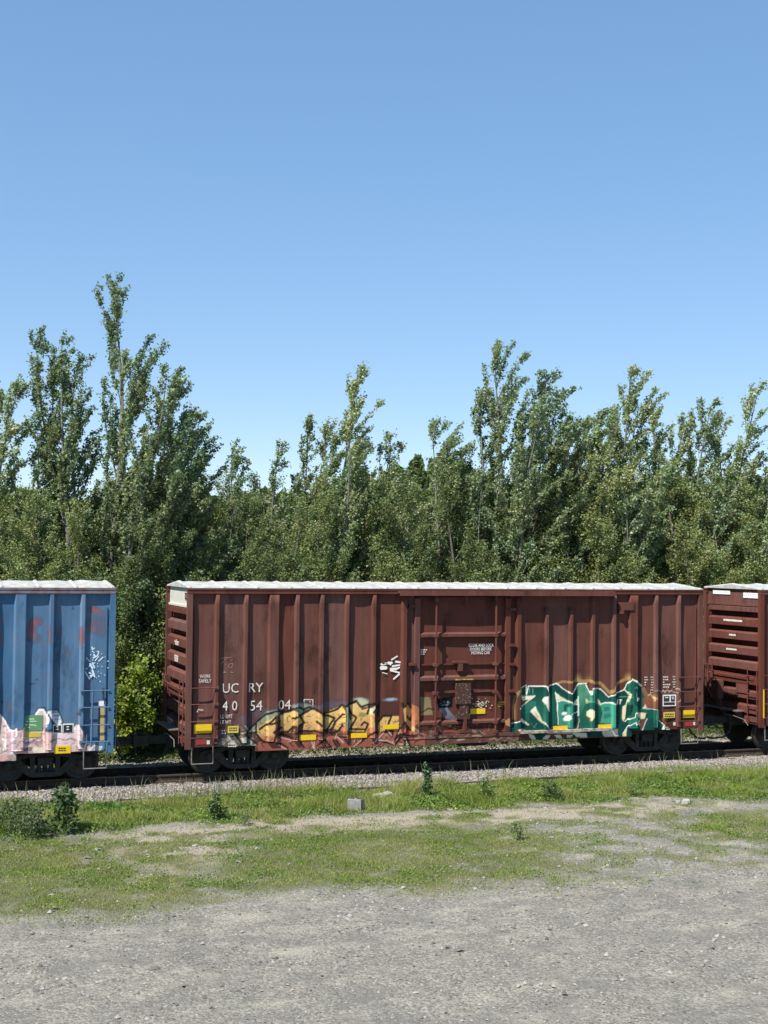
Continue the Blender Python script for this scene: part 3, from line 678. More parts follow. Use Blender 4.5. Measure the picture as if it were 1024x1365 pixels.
    m.prism([(-.03, 4.888), (WID / 2, pk), (WID + .03, 4.888)], 'x', -HL - .05, HL + .05)
    roof = part(m, 'roof', rooftop)
    npan = 17; dx = LEN / npan
    for k in range(npan + 1):
        x = -HL + k * dx; q = MB()
        for s in (0, 1):
            ya, yb = (-.02, WID / 2) if s == 0 else (WID + .02, WID / 2)
            q.add([(x - .05, ya, 4.889), (x + .05, ya, 4.889), (x + .05, yb, pk + .001), (x - .05, yb, pk + .001), (x - .025, ya, 4.925), (x + .025, ya, 4.925), (x + .025, yb, pk + .03), (x - .025, yb, pk + .03)],
                  [(4, 5, 6, 7), (0, 1, 5, 4), (1, 2, 6, 5), (3, 0, 4, 7), (2, 3, 7, 6)])
        q.build('roof_rib', rooftop, roof)
    for k in range(npan):
        x0, x1 = -HL + k * dx + .07, -HL + (k + 1) * dx - .07; q = MB(); lift = .025 + .03 * rng.random()
        for s in (0, 1):
            yf = (lambda t: .12 + t * 1.3) if s == 0 else (lambda t: WID - .12 - t * 1.3)
            zf_ = lambda t: 4.889 + (pk - 4.889) * (.12 + t * 1.3) / (WID / 2)
            xm = x0 + (x1 - x0) * (.3 if k % 2 else .7)
            q.add([(x0, yf(0), zf_(0) + .004), (x1, yf(0), zf_(0) + .004), (x1, yf(1), zf_(1) + .004), (x0, yf(1), zf_(1) + .004), (xm, yf(.15), zf_(.15) + lift), (x0 + x1 - xm, yf(.85), zf_(.85) + lift)],
                  [(0, 1, 4), (1, 2, 5, 4), (2, 3, 5), (3, 0, 4, 5)])
        q.build('roof_panel', rooftop, roof)
    # ---- ends
    for sx in (-1, 1):
        m = MB(); xs_ = sx * (HL - .13)
        m.box(min(xs_, xs_ - sx * .03), max(xs_, xs_ - sx * .03), .06, WID - .06, .78, 4.40)
        end = part(m, 'end_wall', endmat)
        m = MB(); a, b = sorted((sx * (HL - .02), sx * (HL - .09)))
        m.prism([(.12, 4.375), (WID - .12, 4.375), (WID - .12, 4.885), (WID / 2, 5.02), (.12, 4.885)], 'x', a, b)
        m.box(*sorted((sx * (HL + .02), sx * (HL - .09))), .135, WID - .135, 4.372, 4.43)
        m.build('end_plate', M_cream if white_end and sx < 0 else endmat, end)
        for zt, zb in ((4.37, 4.20), (3.99, 3.75), (3.56, 3.32), (3.11, 2.87), (2.67, 2.43), (2.23, 1.99), (1.79, 1.55), (1.35, 1.11)):
            q = MB(); xo, xi = sx * (HL + .055), sx * (HL - .13)
            ya, yb, yc, yd = .14, .26, WID - .26, WID - .14
            q.add([(xi, ya, zb - .015), (xi, yd, zb - .015), (xi, yd, zt + .06), (xi, ya, zt + .06), (xo, yb, zb), (xo, yc, zb), (xo, yc, zt - .03), (xo, yb, zt - .03)] if zt < 4.3 else
                  [(xi, ya, zb - .015), (xi, yd, zb - .015), (xi, yd, zt), (xi, ya, zt), (xo, yb, zb), (xo, yc, zb), (xo, yc, zt - .03), (xo, yb, zt - .03)],
                  [(4, 5, 6, 7)[::(1 if sx > 0 else -1)], (0, 1, 5, 4), (1, 2, 6, 5), (2, 3, 7, 6), (3, 0, 4, 7), (0, 1, 2, 3)])
            q.build('end_corrugation', endmat, end)
        m = MB().box(*sorted((sx * (HL + .03), sx * (HL - .1))), .1, WID - .1, .80, 1.02); m.build('end_sill', endmat, end)
        # crossover platform, with brackets
        m = MB(); x0, x1 = sorted((sx * (HL + .05), sx * (HL + .34)))
        for k in range(3): m.box(x0 + k * .1, x0 + k * .1 + .085, .82, 2.70, 1.135, 1.165)
        pf = part(m, 'crossover_platform', M_galv)
        for yb in (.95, 1.75, 2.6):
            q = MB(); q.prism([(x0, 1.13), (x1, 1.13), (x1, 1.09), (x0 if sx > 0 else x1, .86)], 'y', yb, yb + .03); q.build('bracket', endmat, pf)
        # end ladder near the corner, grab rail, safety box
        xe = sx * (HL + .13)
        for (ya, yb) in ((.10, .58), (WID - .58, WID - .10)):
            l = rungs_ladder(car, 'end_ladder', ((xe, ya), (xe, yb)), (1.0, 1.35, 1.72, 2.08, 2.44), .014, endmat, True, .82, 2.50); l.location = off
        g = MB(); g.tube([(sx * (HL + .02), .30, 2.26), (xe + sx * .03, .32, 2.26), (xe + sx * .03, 2.55, 2.28), (sx * (HL + .02), 2.57, 2.28)], .016, 6); part(g, 'grab_rail', endmat)
        g = MB(); g.tube([(xe + sx * .02, 2.70, .86), (xe + sx * .02, 2.70, 2.3)], .02, 6); part(g, 'upright', endmat)
        # hand brake on the lower end only where the photo shows it (end towards -x)
        if sx < 0 and not white_end:
            q = MB(); c0 = (sx * (HL + .30), 2.12, 1.80)
            prof = []
            for k in range(24):
                w = 2 * math.pi * k / 24; prof.append((c0[0] - .02, c0[1] + .27 * math.cos(w), c0[2] + .27 * math.sin(w)))
            q.tube(prof + prof[:1], .018, 6, False)
            for k in range(5):
                w = 2 * math.pi * k / 5; q.tube([(c0[0], c0[1], c0[2]), (c0[0] - .02, c0[1] + .26 * math.cos(w), c0[2] + .26 * math.sin(w))], .014, 5)
            q.lathe([(.05, -.03), (.05, .05)], 'x', c0, 10)
            bw = part(q, 'brake_wheel', M_galv if white_end else endmat)
            q = MB(); q.box(-HL - .26, -HL - .05, 1.96, 2.34, 1.42, 2.0); q.box(-HL - .2, -HL - .05, 2.05, 2.2, 1.18, 1.42); q.build('gear_housing', endmat, bw)
            q = MB(); q.tube([(-HL - .2, 2.0, 1.5), (-HL - .24, 1.9, 1.25), (-HL - .2, 1.8, 1.0)], .02, 5); q.tube([(-HL - .22, 2.3, 1.9), (-HL - .25, 2.4, 1.5), (-HL - .2, 2.42, 1.2)], .014, 5); q.build('brake_chain', M_black, bw)
            part(MB().box(-HL - .085, -HL - .058, .64, 1.24, 1.70, 1.97), 'route_board', endmat)
    # ---- ladders on the side, sill steps
    zs_r = (1.03, 1.45, 1.89, 2.31)
    for sx in (-1, 1):
        xa, xb = sorted((sx * (HL - .05), sx * 6.90))
        l = rungs_ladder(car, 'side_ladder', ((xa, -.028), (xb, -.028)), zs_r, .015, mat, False); l.location = off
        for z in zs_r:
            q = MB(); q.box(xb - .025 if sx < 0 else xa - .025, xb + .025 if sx < 0 else xa + .025, -.04, .012, z - .035, z + .035); q.build('rung_bracket', mat, l)
        q = MB(); u0, u1 = sorted((sx * (HL - .10), sx * (HL - .66)))
        q.tube([(u0, .03, .80), (u0, .02, .36), (u1, .02, .36), (u1, .03, .80)], .02, 6); part(q, 'sill_step', M_galv)
        q = MB(); q.tube([(u0, WID - .03, .80), (u0, WID - .02, .36), (u1, WID - .02, .36), (u1, WID - .03, .80)], .02, 6); part(q, 'sill_step', M_galv)
    if canvas is not cv_brown_ref[0]:                # closed door of the cars whose door is out of the frame
        for y in (PY - .02, WID - PY - .03):
            dm = MB().box(-1.45, 1.48, y, y + .05, .92, 4.76)
            for z in (1.4, 2.3, 3.2, 4.1): dm.box(-1.4, 1.4, y - .05 if y < 1 else y + .05, y if y < 1 else y + .1, z, z + .08)
            part(dm, 'door')
    else:
        part(MB().box(-1.45, 1.48, WID - PY - .03, WID - PY + .02, .92, 4.76), 'door')
    # ---- under the floor
    m = MB(); m.box(-HL + .05, HL - .05, .2, WID - .2, .99, 1.06); part(m, 'floor', M_black)
    m = MB(); m.box(-HL - .25, HL + .25, 1.525 - .16, 1.525 + .16, .66, .98); part(m, 'center_sill', M_black)
    for xb in (-3.4, -1.9, 1.9, 3.4, -.6, .6):
        q = MB().prism([(.1, 1.0), (WID - .1, 1.0), (WID - .1, .84), (WID / 2 + .2, .68), (WID / 2 - .2, .68), (.1, .84)], 'x', xb - .05, xb + .05); part(q, 'crossbearer', M_black)
    q = MB(); q.lathe([(.05, -.5), (.17, -.46), (.20, -.4), (.20, .4), (.17, .46), (.05, .5)], 'x', (.55, .62, .66), 16); q.box(.2, .9, .5, .74, .84, .99); part(q, 'air_reservoir', M_black, smooth=False)
    q = MB(); q.lathe([(.05, -.25), (.13, -.24), (.13, .2), (.03, .26)], 'x', (-.9, 2.2, .7), 14); part(q, 'brake_cylinder', M_black)
    q = MB(); q.tube([(-HL + .4, .72, .62), (-4.9, .72, .60), (-4.7, .66, .78), (-1.2, .64, .80), (1.2, .62, .70), (1.5, .60, .52), (1.62, .60, .5), (1.75, .6, .74), (4.8, .66, .78), (HL - .4, .72, .62)], .022, 6); part(q, 'brake_pipe', M_black)
    for xt in (-6.10, 6.10):
        tr = make_truck(car, xt); tr.location = off
    # ---- couplers, hoses
    for sx in (-1, 1):
        q = MB(); x0, x1 = sorted((sx * (HL + .2), sx * (HL + .80))); q.box(x0, x1, 1.525 - .09, 1.525 + .09, .72, .92)
        cp = part(q, 'coupler', M_black)
        k = MB(); xa = sx * (HL + .78); k.prism([(xa, 1.30), (xa + sx * .30, 1.34), (xa + sx * .33, 1.48), (xa + sx * .16, 1.50), (xa + sx * .16, 1.60), (xa + sx * .26, 1.74), (xa, 1.78)], 'z', .69, .97); k.build('knuckle', M_black, cp)
        k = MB(); k.tube([(sx * (HL + .34), 1.5, .99), (sx * (HL + .30), 1.1, 1.0), (sx * (HL + .26), .55, .93), (sx * (HL + .30), .3, .78)], .014, 5); k.build('uncoupling_lever', M_galv, cp)
        k = MB(); k.tube([(sx * (HL + .3), 1.2, .72), (sx * (HL + .4), 1.12, .5), (sx * (HL + .62), 1.15, .34), (sx * (HL + .92), 1.25, .30), (sx * (HL + 1.05), 1.36, .32)], .028, 7); k.build('air_hose', M_black, cp)
    return car, part, off

def dashes(n, u0, u1, v, w, gap, h, mb, y, xc, rng):
    """illegible small stencils: short bars in a row"""
    u = u0
    while u < u1:
        ww = w * (.6 + .8 * rng.random())
        x0, x1, zb, zt = rect_px(u, v - h / 2, min(u + ww, u1), v + h / 2, y)
        mb.add([(x0 - xc, y, zb), (x1 - xc, y, zb), (x1 - xc, y, zt), (x0 - xc, y, zt)], [(0, 1, 2, 3)])
        u += ww + gap

# ------------------------------------------------------------------ the train
cv_brown = paint_brown_car(); cv_brown_ref[0] = cv_brown
brown, bpart, OFF = make_boxcar(0.0, M_brown, M_brown, M_white, cv_brown, 'long brown boxcar with white roof, yellow and green graffiti and white reporting marks', True, None, (-7.7, 7.7, 2.32))
cv_blue = paint_blue_car()
blue, blpart, _ = make_boxcar(-(LEN + 1.97), M_blue, M_blue, M_white, cv_blue, 'blue boxcar with rust patches and pink graffiti along its sill', False, simple('rusty_blue_rail', (.13, .06, .05), (.20, .20, .24), 3, .7), (-13.2, -9.5, 4.72))
redc, rpart, _ = make_boxcar(LEN + 2.15, M_brown2, M_brown2, M_white, None, 'plain brown boxcar showing its ribbed end, ladder and hand brake', False, None, None)

# ---- door of the brown car
DY = PY - .012
def dz(v, u=618): return W(u, v)[1]
door_x0, door_x1 = -1.40, 1.43
def door_sheet():
    o = sheet('door', M_brown, brown, [(x, DY + .03) for x in lin(door_x0, door_x1, .021)], lin(.93, 2.3, .021) + lin(2.3, 4.66, .3)[1:], lambda x, z: .012 * np.sin(z * 2.2) * np.sin(x * 2.1 + 1), cv_brown, 0)
    o.location = OFF; return o
door = door_sheet()
def sub(mb, nm, mat=M_brown): return mb.build(nm, mat, door)
for x0, x1 in ((-1.43, -1.27), (1.30, 1.46)):
    o = sheet('door_stile', M_brown, door, [(x0, DY + .02), (x0, DY - .065)] + [(x, DY - .065) for x in lin(x0, x1, .021)[1:]] + [(x1, DY + .02)], lin(.90, 2.3, .021) + lin(2.3, 4.62, .4)[1:], None, cv_brown, 0)
for v, h, d in ((847, .075, .075), (904.5, .08, .08), (963.5, .06, .06)):
    z = dz(v); sub(MB().prism([(DY + .02, z + h / 2 + .05), (DY - d, z + h / 2), (DY - d, z - h / 2), (DY + .02, z - h / 2)], 'x', door_x0 + .135, door_x1 - .135), 'door_rib')
z = dz(885.5); sub(MB().box(door_x0 + .135, door_x1 - .135, DY - .022, DY + .028, z - .02, z + .02), 'door_rib')
for xa, xb in ((-.72, -.22), (.32, .92)):
    z = dz(922.6); sub(MB().box(xa, xb, DY - .02, DY + .026, z - .02, z + .02), 'handle_bar')
z = dz(976.5); sub(MB().box(door_x0, door_x1, DY - .06, DY + .05, z - .06, z + .03), 'door_bottom_rail')
for xr in (-.835, .965):
    m = MB(); m.tube([(xr, -.075, 4.70), (xr, -.075, .84)], .030, 8); rod = sub(m, 'locking_rod')
    for v in (800, 847, 885.5, 904.5, 923, 963.5, 976):
        z = dz(v); q = MB(); q.box(xr - .05, xr + .05, -.11, DY, z - .04, z + .04); q.build('rod_guide', M_brown, rod)
m = MB(); m.tube([(.07, -.03, 4.72), (.07, -.03, 4.40)], .030, 8); m.lathe([(.045, 4.40), (.045, 4.5)], 'z', (.07, -.03, 0), 8); sub(m, 'center_pin')
x0, x1, zb, zt = rect_px(608, 911, 627, 938); m = MB(); m.box(x0, x1, -.05, DY, zb, zt); m.box(x0 + .1, x1 - .07, -.03, DY, zb - .35, zb); m.box(x0 + .02, x1 - .02, -.035, DY, zb - .42, zb - .28); sub(m, 'lock_box', M_lock)
m = MB(); m.box(-.16, -.02, -.04, DY, 2.62, 2.86); m.box(-.30, .14, -.045, DY, 2.84, 2.90); sub(m, 'lever_bracket')
m = MB(); m.box(.02, .10, -.06, DY, .98, 1.35); m.box(-.1, .25, -.055, DY, .92, 1.0); sub(m, 'roller_lever')
for v, xs_ in ((808, (-1.52,)), (885.5, (-1.5, 1.5)), (860, (1.5,)), (921, (1.48,)), (812, (1.5,))):
    for x in xs_:
        z = dz(v, 618 + x * 44); bpart(MB().box(x - .1, x + .09, -.05, .06, z - .035, z + .035), 'door_clasp')
o = sheet('painted_rail_face', M_brown, door, [(x, DY - .0625) for x in lin(door_x0 + .01, door_x1 - .01, .021)], lin(dz(976.5) - .058, dz(976.5) + .028, .021), None, cv_brown, 0)
o = sheet('track_face', M_brown, brown, [(x, -.0725) for x in lin(-1.74, 1.71, .021)], lin(.80, .888, .021), None, cv_brown, 0); o.location = OFF
o = sheet('track_face', M_brown, brown, [(x, -.0575) for x in lin(-1.69, 1.69, .021)], lin(.64, .795, .021), None, cv_brown, 0); o.location = OFF
# door tracks
m = MB(); m.box(-1.95, 4.66, -.20, .09, 4.772, 4.83); m.box(-1.95, 4.66, -.20, -.17, 4.70, 4.772); bpart(m, 'upper_door_track')
m = MB(); m.box(-1.75, 1.72, -.07, PY - .021, .80, .86); m.box(-1.75, 1.72, -.07, -.045, .86, .89); m.box(-1.7, 1.7, -.055, PY - .021, .715, .745); bpart(m, 'lower_door_track', simple('scuffed_track', (.10, .045, .034), (.30, .21, .17), 7, .8, lo=.5, hi=.75))
m = MB(); m.box(1.724, 4.66, -.05, PY - .021, .835, .905); bpart(m, 'door_runner', simple('sprayed_runner', (.40, .37, .30), (.16, .10, .075), 6, .7, lo=.42, hi=.62))
x0, x1, zb, zt = rect_px(825, 803, 845, 813.5); bpart(MB().box(x0, x1, -.03, PY, zb, zt).box(x0 + .02, x0 + .14, -.06, PY, zb - .1, zb), 'door_stop')

# ---- plates, reflectors and stencils on the brown car
def plate(u0, v0, u1, v1, mat, nm, y=PY - .008, car_part=None, xc=0.0, parent=None):
    x0, x1, zb, zt = rect_px(u0, v0, u1, v1, y)
    m = MB().box(x0 - xc, x1 - xc, y, y + .012, zb, zt)
    return (car_part or bpart)(m, nm, mat)
SY = PY - .02 - .012
for q, y in (((258.3, 966, 282.3, 977), PY - .014), ((399.4, 980, 421.4, 986.2), None), ((468, 977.6, 489.4, 983.2), None), ((511, 966.2, 531.4, 971.5), None), ((737.7, 968, 756.8, 973), None), ((798, 966, 816, 971), None), ((910.3, 947, 928.5, 956.2), PY - .014)):
    plate(*q, M_yel, 'yellow_reflector', y if y else SY - .004)
x0, x1, zb, zt = rect_px(629, 945.3, 648.8, 951.8); sub(MB().box(x0, x1, DY + .012, DY + .03, zb, zt), 'yellow_reflector', M_yel)
for q in ((304, 968, 318, 976.7), (884.8, 949.5, 899.8, 956.8)):
    p_ = plate(*q, M_ylplate, 'inspection_plate', PY - .014)
    rr = random.Random(int(q[0])); mb = MB()
    for v in (q[1] + 2.6, q[1] + 5.6): dashes(6, q[0] + 1.5, q[2] - 1.5, v, 2.2, .6, 1.5, mb, PY - .0155, 0, rr)
    mb.build('plate_print', M_blk, p_)
plate(262, 987, 275, 992.2, M_redref, 'red_reflector', SY); plate(275.8, 987.2, 279.8, 992, M_wht, 'white_reflector', SY)
plate(914, 962.5, 924, 967.8, M_redref, 'red_reflector', SY); plate(924.6, 962.6, 928.2, 966.6, M_wht, 'white_reflector', SY); plate(898, 963, 900.6, 967, M_wht, 'white_reflector', SY)
TY = PY - .0085
def letters(s, u0, v0, u1, v1, mat=M_wht, y=TY, nm='stencil_lettering', parent=None, loc=True):
    o = text_mesh(nm, s, rect_px(u0, v0, u1, v1, y), mat, parent or brown, y)
    if parent is None: o.location = OFF
    return o
letters('UC', 297, 911, 318, 923.4); letters('RY', 332, 910.5, 350.8, 922.3)
letters('4 0', 296.4, 934.6, 316.4, 947); letters('54', 333.5, 934, 349.7, 947); letters('04', 371.3, 933, 387.6, 945.6)
letters('LD LMT', 293.8, 952.7, 310, 957); letters('LT WT', 293.8, 960.5, 308.2, 964.5)
letters('WORK', 266.5, 899.2, 281, 903.6); letters('SAFELY', 265.4, 905.2, 281.8, 909.8)
ty = DY + .008
for s, q in (('CLOSE AND LOCK', (625, 858, 658.2, 862)), ('DOORS BEFORE', (626.8, 863.3, 655.2, 867)), ('MOVING CAR', (628.7, 868.2, 653.2, 872))):
    letters(s, *q, M_wht2, ty, parent=door)
rr = random.Random(4)
def print_block(rows, nm, mat=M_wht, y=TY, parent=None, xc=0.0, car_part=None):
    mb = MB()
    for u0, u1, v, w in rows: dashes(4, u0, u1, v, w, .7, 1.5, mb, y, xc, rr)
    if parent: return mb.build(nm, mat, parent)
    return (car_part or bpart)(mb, nm, mat)
Ck = lambda x: 840 + x / 10.24
Cv = lambda y: 900 + y / 10.24
print_block([(Ck(a), Ck(b), Cv(v), 1.6) for v, a, b in ((28, 198, 240), (62, 198, 245), (98, 198, 230), (132, 198, 215))] + [(Ck(a), Ck(b), Cv(v), .9) for v, a, b in ((28, 280, 318), (62, 284, 318), (98, 288, 318), (132, 284, 318), (168, 288, 316), (202, 280, 318), (237, 276, 310))], 'data_stencil')
print_block([(Ck(a), Ck(b), Cv(v), 1.8) for v, a, b in ((24, 452, 525), (60, 452, 520), (94, 452, 468), (128, 452, 550), (162, 452, 540))] + [(Ck(a), Ck(b), Cv(v), .9) for v, a, b in ((20, 584, 620), (56, 588, 620), (92, 576, 625), (126, 588, 620), (160, 588, 615))], 'data_stencil')
p_ = plate(Ck(450), Cv(270), Ck(628), Cv(420), M_wht2, 'data_panel', PY - .012)
mb = MB()
for a, b, c_, d in ((460, 285, 538, 360), (556, 282, 612, 358), (460, 372, 612, 406)):
    x0, x1, zb, zt = rect_px(Ck(a), Cv(b), Ck(c_), Cv(d), PY - .015); mb.box(x0, x1, PY - .015, PY - .011, zb, zt)
mb.build('panel_field', M_blk, p_)
mb = MB(); dashes(3, Ck(480), Ck(520), Cv(305), 2, .5, 1.4, mb, PY - .0165, 0, rr); dashes(3, Ck(570), Ck(596), Cv(300), 1.5, .5, 1.2, mb, PY - .0165, 0, rr); dashes(3, Ck(572), Ck(600), Cv(322), 1.5, .5, 1.2, mb, PY - .0165, 0, rr); mb.build('panel_print', M_wht2, p_)
print_block([(304, 313.5, 991.6, 1.6), (304, 315.5, 995, 1.8)], 'data_stencil', y=SY); print_block([(887, 891, 969.5, 1.4), (888, 893, 972, 1.6)], 'data_stencil', y=SY)
print_block([(295.5, 300, 974, 1.4), (295.5, 301, 977.5, 1.6)], 'data_stencil')
dd = lambda x: 540 + x / 6.206
dv = lambda y: 780 + y / 6.206
print_block([(dd(130), dd(185), dv(535), 2.0), (dd(130), dd(172), dv(552), 1.8), (dd(128), dd(160), dv(570), 1.6)], 'data_stencil', y=ty, parent=door)
print_block([(dd(775), dd(825), dv(968), 2.0), (dd(772), dd(825), dv(985), 1.8), (dd(775), dd(805), dv(1002), 1.6)], 'data_stencil', M_ylplate, y=ty, parent=door)
print_block([(dd(418), dd(462), dv(782), 1.2), (dd(470), dd(565), dv(779), 1.2)], 'data_stencil', M_ylplate, y=DY - .082, parent=door)
def marks(name, segs, o, k, mat, y=TY, parent=None, wide=.03, xc=0.0, car_part=None):
    """hand drawn strokes lying on a panel"""
    mb = MB()
    for i, s in enumerate(segs):
        w = s[4] if len(s) > 4 else wide
        a = W(o[0] + s[0] / k, o[1] + s[1] / k, y); b = W(o[0] + s[2] / k, o[1] + s[3] / k, y)
        d = Vector((b[0] - a[0], 0, b[1] - a[1])); n = Vector((-d.z, 0, d.x)).normalized() * w / 2; yy = y - .0004 * i
        A_, B_ = Vector((a[0] - xc, yy, a[1])), Vector((b[0] - xc, yy, b[1])); e = d.normalized() * w * .25
        mb.add([A_ - n, B_ - n * .8, B_ + e, B_ + n * .8, A_ + n, A_ - e], [(0, 1, 2, 3, 4, 5)])
    return (car_part or bpart)(mb, name, mat)
marks('chalk_tag', [(500, 270, 650, 180, .045), (600, 315, 755, 335, .06), (520, 430, 710, 400, .05), (475, 500, 640, 490, .07), (600, 510, 700, 460, .06), (470, 530, 700, 590, .05), (700, 620, 550, 750, .05), (415, 350, 520, 345, .08), (235, 470, 380, 470, .11),
                    (240, 370, 280, 400, .05), (270, 400, 370, 380, .025), (270, 585, 400, 620, .025), (470, 350, 475, 400, .05), (330, 355, 400, 340, .02)], (495, 865), 18.62, M_wht2)
marks('chalk_scribble', [(40, 165, 80, 160), (80, 160, 110, 150), (85, 185, 130, 150), (130, 160, 160, 150), (45, 235, 75, 200), (95, 245, 110, 238), (165, 180, 172, 190), (135, 260, 150, 230), (150, 230, 190, 230), (190, 230, 190, 265), (190, 265, 150, 280), (150, 280, 135, 260), (75, 340, 95, 320), (80, 345, 110, 335), (160, 335, 195, 340)], (290, 860), 9.31, simple('faded_chalk', (.36, .24, .19), (.26, .15, .11), 20), wide=.016)
marks('square_outline', [(310, 128, 435, 128), (312, 125, 312, 160), (432, 125, 432, 205), (385, 150, 398, 165)], (375, 920), 10.24, M_wht, wide=.022)
marks('chalk_tag', [(540, 300, 560, 260), (560, 260, 600, 275), (600, 265, 625, 275)], (210, 920), 10.24, M_wht, wide=.02)
# specks scratched into the door and lock
rr = random.Random(8); mb = MB()
for k in range(60):
    x, z = W(dd(600 + rr.gauss(35, 38)), dv(985 + rr.gauss(0, 25))); s = .006 + .012 * rr.random(); mb.box(x - s, x + s, DY + .006, DY + .02, z - s * .7, z + s * .7)
mb.build('scratched_paint', M_wht, door)

# ---- marks on the ribbed ends
def end_dashes(car_part, xo, rows, mat, nm, sx=-1):
    mb = MB(); r_ = random.Random(int(rows[0][2] * 100))
    for ya, yb, z, h in rows:
        y = max(ya, yb); lo = min(ya, yb)
        while y > lo:
            w = .03 + .035 * r_.random(); y2 = max(lo, y - w); mb.add([(xo, y, z - h / 2), (xo, y2, z - h / 2), (xo, y2, z + h / 2), (xo, y, z + h / 2)], [(0, 1, 2, 3)]); y = y2 - .012
    return car_part(mb, nm, mat)
XE = -HL - .0585
end_dashes(bpart, XE, [(1.55, 1.45, 3.46, .05), (1.75, 1.15, 3.42, .05), (1.65, 1.2, 3.36, .05)], M_wht, 'end_stencil')
end_dashes(bpart, XE, [(1.75, 1.2, 3.04, .05), (1.75, 1.2, 2.98, .05), (1.7, 1.25, 2.92, .05)], M_wht, 'end_stencil')
end_dashes(bpart, XE, [(2.6, 1.75, 1.27, .07), (2.55, 2.05, 1.17, .06)], M_cream, 'end_stencil')
bpart(MB().box(-HL - .004, -HL + .01, .42, .72, 4.58, 4.75), 'defect_card', M_blk)
bpart(MB().box(-HL - .010, -HL - .002, .46, .68, 4.62, 4.71), 'card_print', M_galv)
end_dashes(rpart, XE, [(1.95, .95, 3.90, .06)], M_wht2, 'end_stencil'); end_dashes(rpart, XE, [(1.65, 1.3, 3.45, .05)], M_wht2, 'end_stencil'); end_dashes(rpart, XE, [(1.8, 1.25, 3.0, .05)], M_wht2, 'end_stencil')
strip_txt = simple('faded_strip_print', (.25, .26, .30), (.5, .5, .52), 30)
s1 = rpart(MB().box(-HL - .004, -HL + .02, 1.70, 2.62, 4.70, 4.82), 'number_strip', M_wht2); s2 = rpart(MB().box(-HL - .004, -HL + .02, .18, .98, 4.62, 4.78), 'number_strip', M_wht2)
for s_, ya, yb, z, h in ((s1, 2.25, 1.78, 4.76, .055), (s2, .92, .24, 4.70, .09)):
    mb = MB(); y = ya; r_ = random.Random(5)
    while y > yb:
        w = .045 + .02 * r_.random(); mb.box(-HL - .0075, -HL - .004, y - w * .45, y - w * .2, z - h / 2, z + h / 2); mb.box(-HL - .0075, -HL - .004, y - w, y - w * .45, z + h * .2, z + h / 2); y -= w + .035
    mb.build('strip_print', strip_txt, s_)
x0, x1, zb, zt = rect_px(1019, 919, 1024, 957); XR = LEN + 2.15
rpart(MB().box(-HL + .02, -HL + .062, -.012, .0, zb, zt), 'yellow_stripe', M_yel)

# ---- plates on the blue car
XB = -(LEN + 1.97)
Ak = lambda x: x / 10.24
Av = lambda y: 930 + y / 10.24
def bplate(a, b, c_, d, mat, nm, y=PY - .014): return plate(Ak(a), Av(b), Ak(c_), Av(d), mat, nm, y, blpart, XB)
gp = bplate(308, 245, 580, 445, M_grn, 'green_card'); mb = MB(); rr = random.Random(3)
for a, b, v in ((390, 470, 292), (360, 395, 325), (410, 500, 322), (340, 390, 370), (405, 480, 372), (475, 500, 382), (390, 410, 405)): dashes(3, Ak(a), Ak(b), Av(v), 2.2, .5, 1.1, mb, PY - .0155, XB, rr)
mb.build('card_print', M_wht2, gp)
bplate(303, 480, 560, 535, M_ylplate, 'yellow_strip')
yp = plate(Ak(745), Av(660), Ak(965), Av(757), M_yel, 'inspection_plate', PY - .03, blpart, XB); mb = MB()
for v in (692, 722): dashes(6, Ak(800), Ak(905), Av(v), 2.4, .6, 1.7, mb, PY - .0315, XB, rr)
mb.build('plate_print', M_blk, yp)
for a, b, c_, d in ((725, 368, 845, 472), (858, 358, 1003, 472)):
    p_ = bplate(a, b, c_, d, M_wht2, 'data_panel', PY - .012); x0, x1, zb, zt = rect_px(Ak(a + 10), Av(b + 14), Ak(c_ - 12), Av(d), PY - .014); MB().box(x0 - XB, x1 - XB, PY - .0145, PY - .011, zb, zt).build('panel_field', M_blk, p_)
    mb = MB(); m_ = (a + c_) / 2; dashes(2, Ak(m_ - 20), Ak(m_ + 15), Av(d - 75), 2.4, .4, 1.2, mb, PY - .0155, XB, rr); dashes(2, Ak(m_ - 20), Ak(m_ + 15), Av(d - 40), 2.4, .4, 1.2, mb, PY - .0155, XB, rr); mb.build('panel_print', M_wht2, p_)
plate(134.2, 939, 139.2, 987, simple('faded_yellow_bar', (.50, .38, .13), (.36, .28, .12), 9), 'yellow_bar', PY - .03, blpart, XB)
plate(131, 934, 138.5, 941, M_wht2, 'white_clip', PY - .034, blpart, XB)
x0, zt = W(117.5, 919, -.02); x1, zb = W(149, 992, -.02)
mb = MB(); mb.tube([(x0 - XB + .12, -.02, zt), (x0 - XB + .10, -.02, zb - .05)], .026, 6); blpart(mb, 'ladder_stile', M_blue)
rr = random.Random(11); segs = []
for s in ((420, 140, 440, 200, .04), (440, 200, 490, 160, .03), (545, 245, 590, 250, .025), (590, 250, 570, 340, .03), (570, 340, 500, 400, .03), (470, 320, 500, 370, .05), (450, 410, 510, 380, .04), (500, 480, 590, 370, .03), (590, 490, 700, 390, .035), (280, 400, 370, 500, .025),
          (370, 550, 440, 680, .05), (430, 530, 490, 660, .04), (450, 550, 500, 525, .025), (350, 620, 400, 580, .03), (430, 710, 490, 880, .05), (380, 870, 450, 820, .05), (400, 890, 380, 840, .04), (250, 750, 360, 930, .035), (340, 770, 400, 800, .04), (265, 690, 310, 665, .03), (235, 270, 240, 220, .025)): segs.append(s)
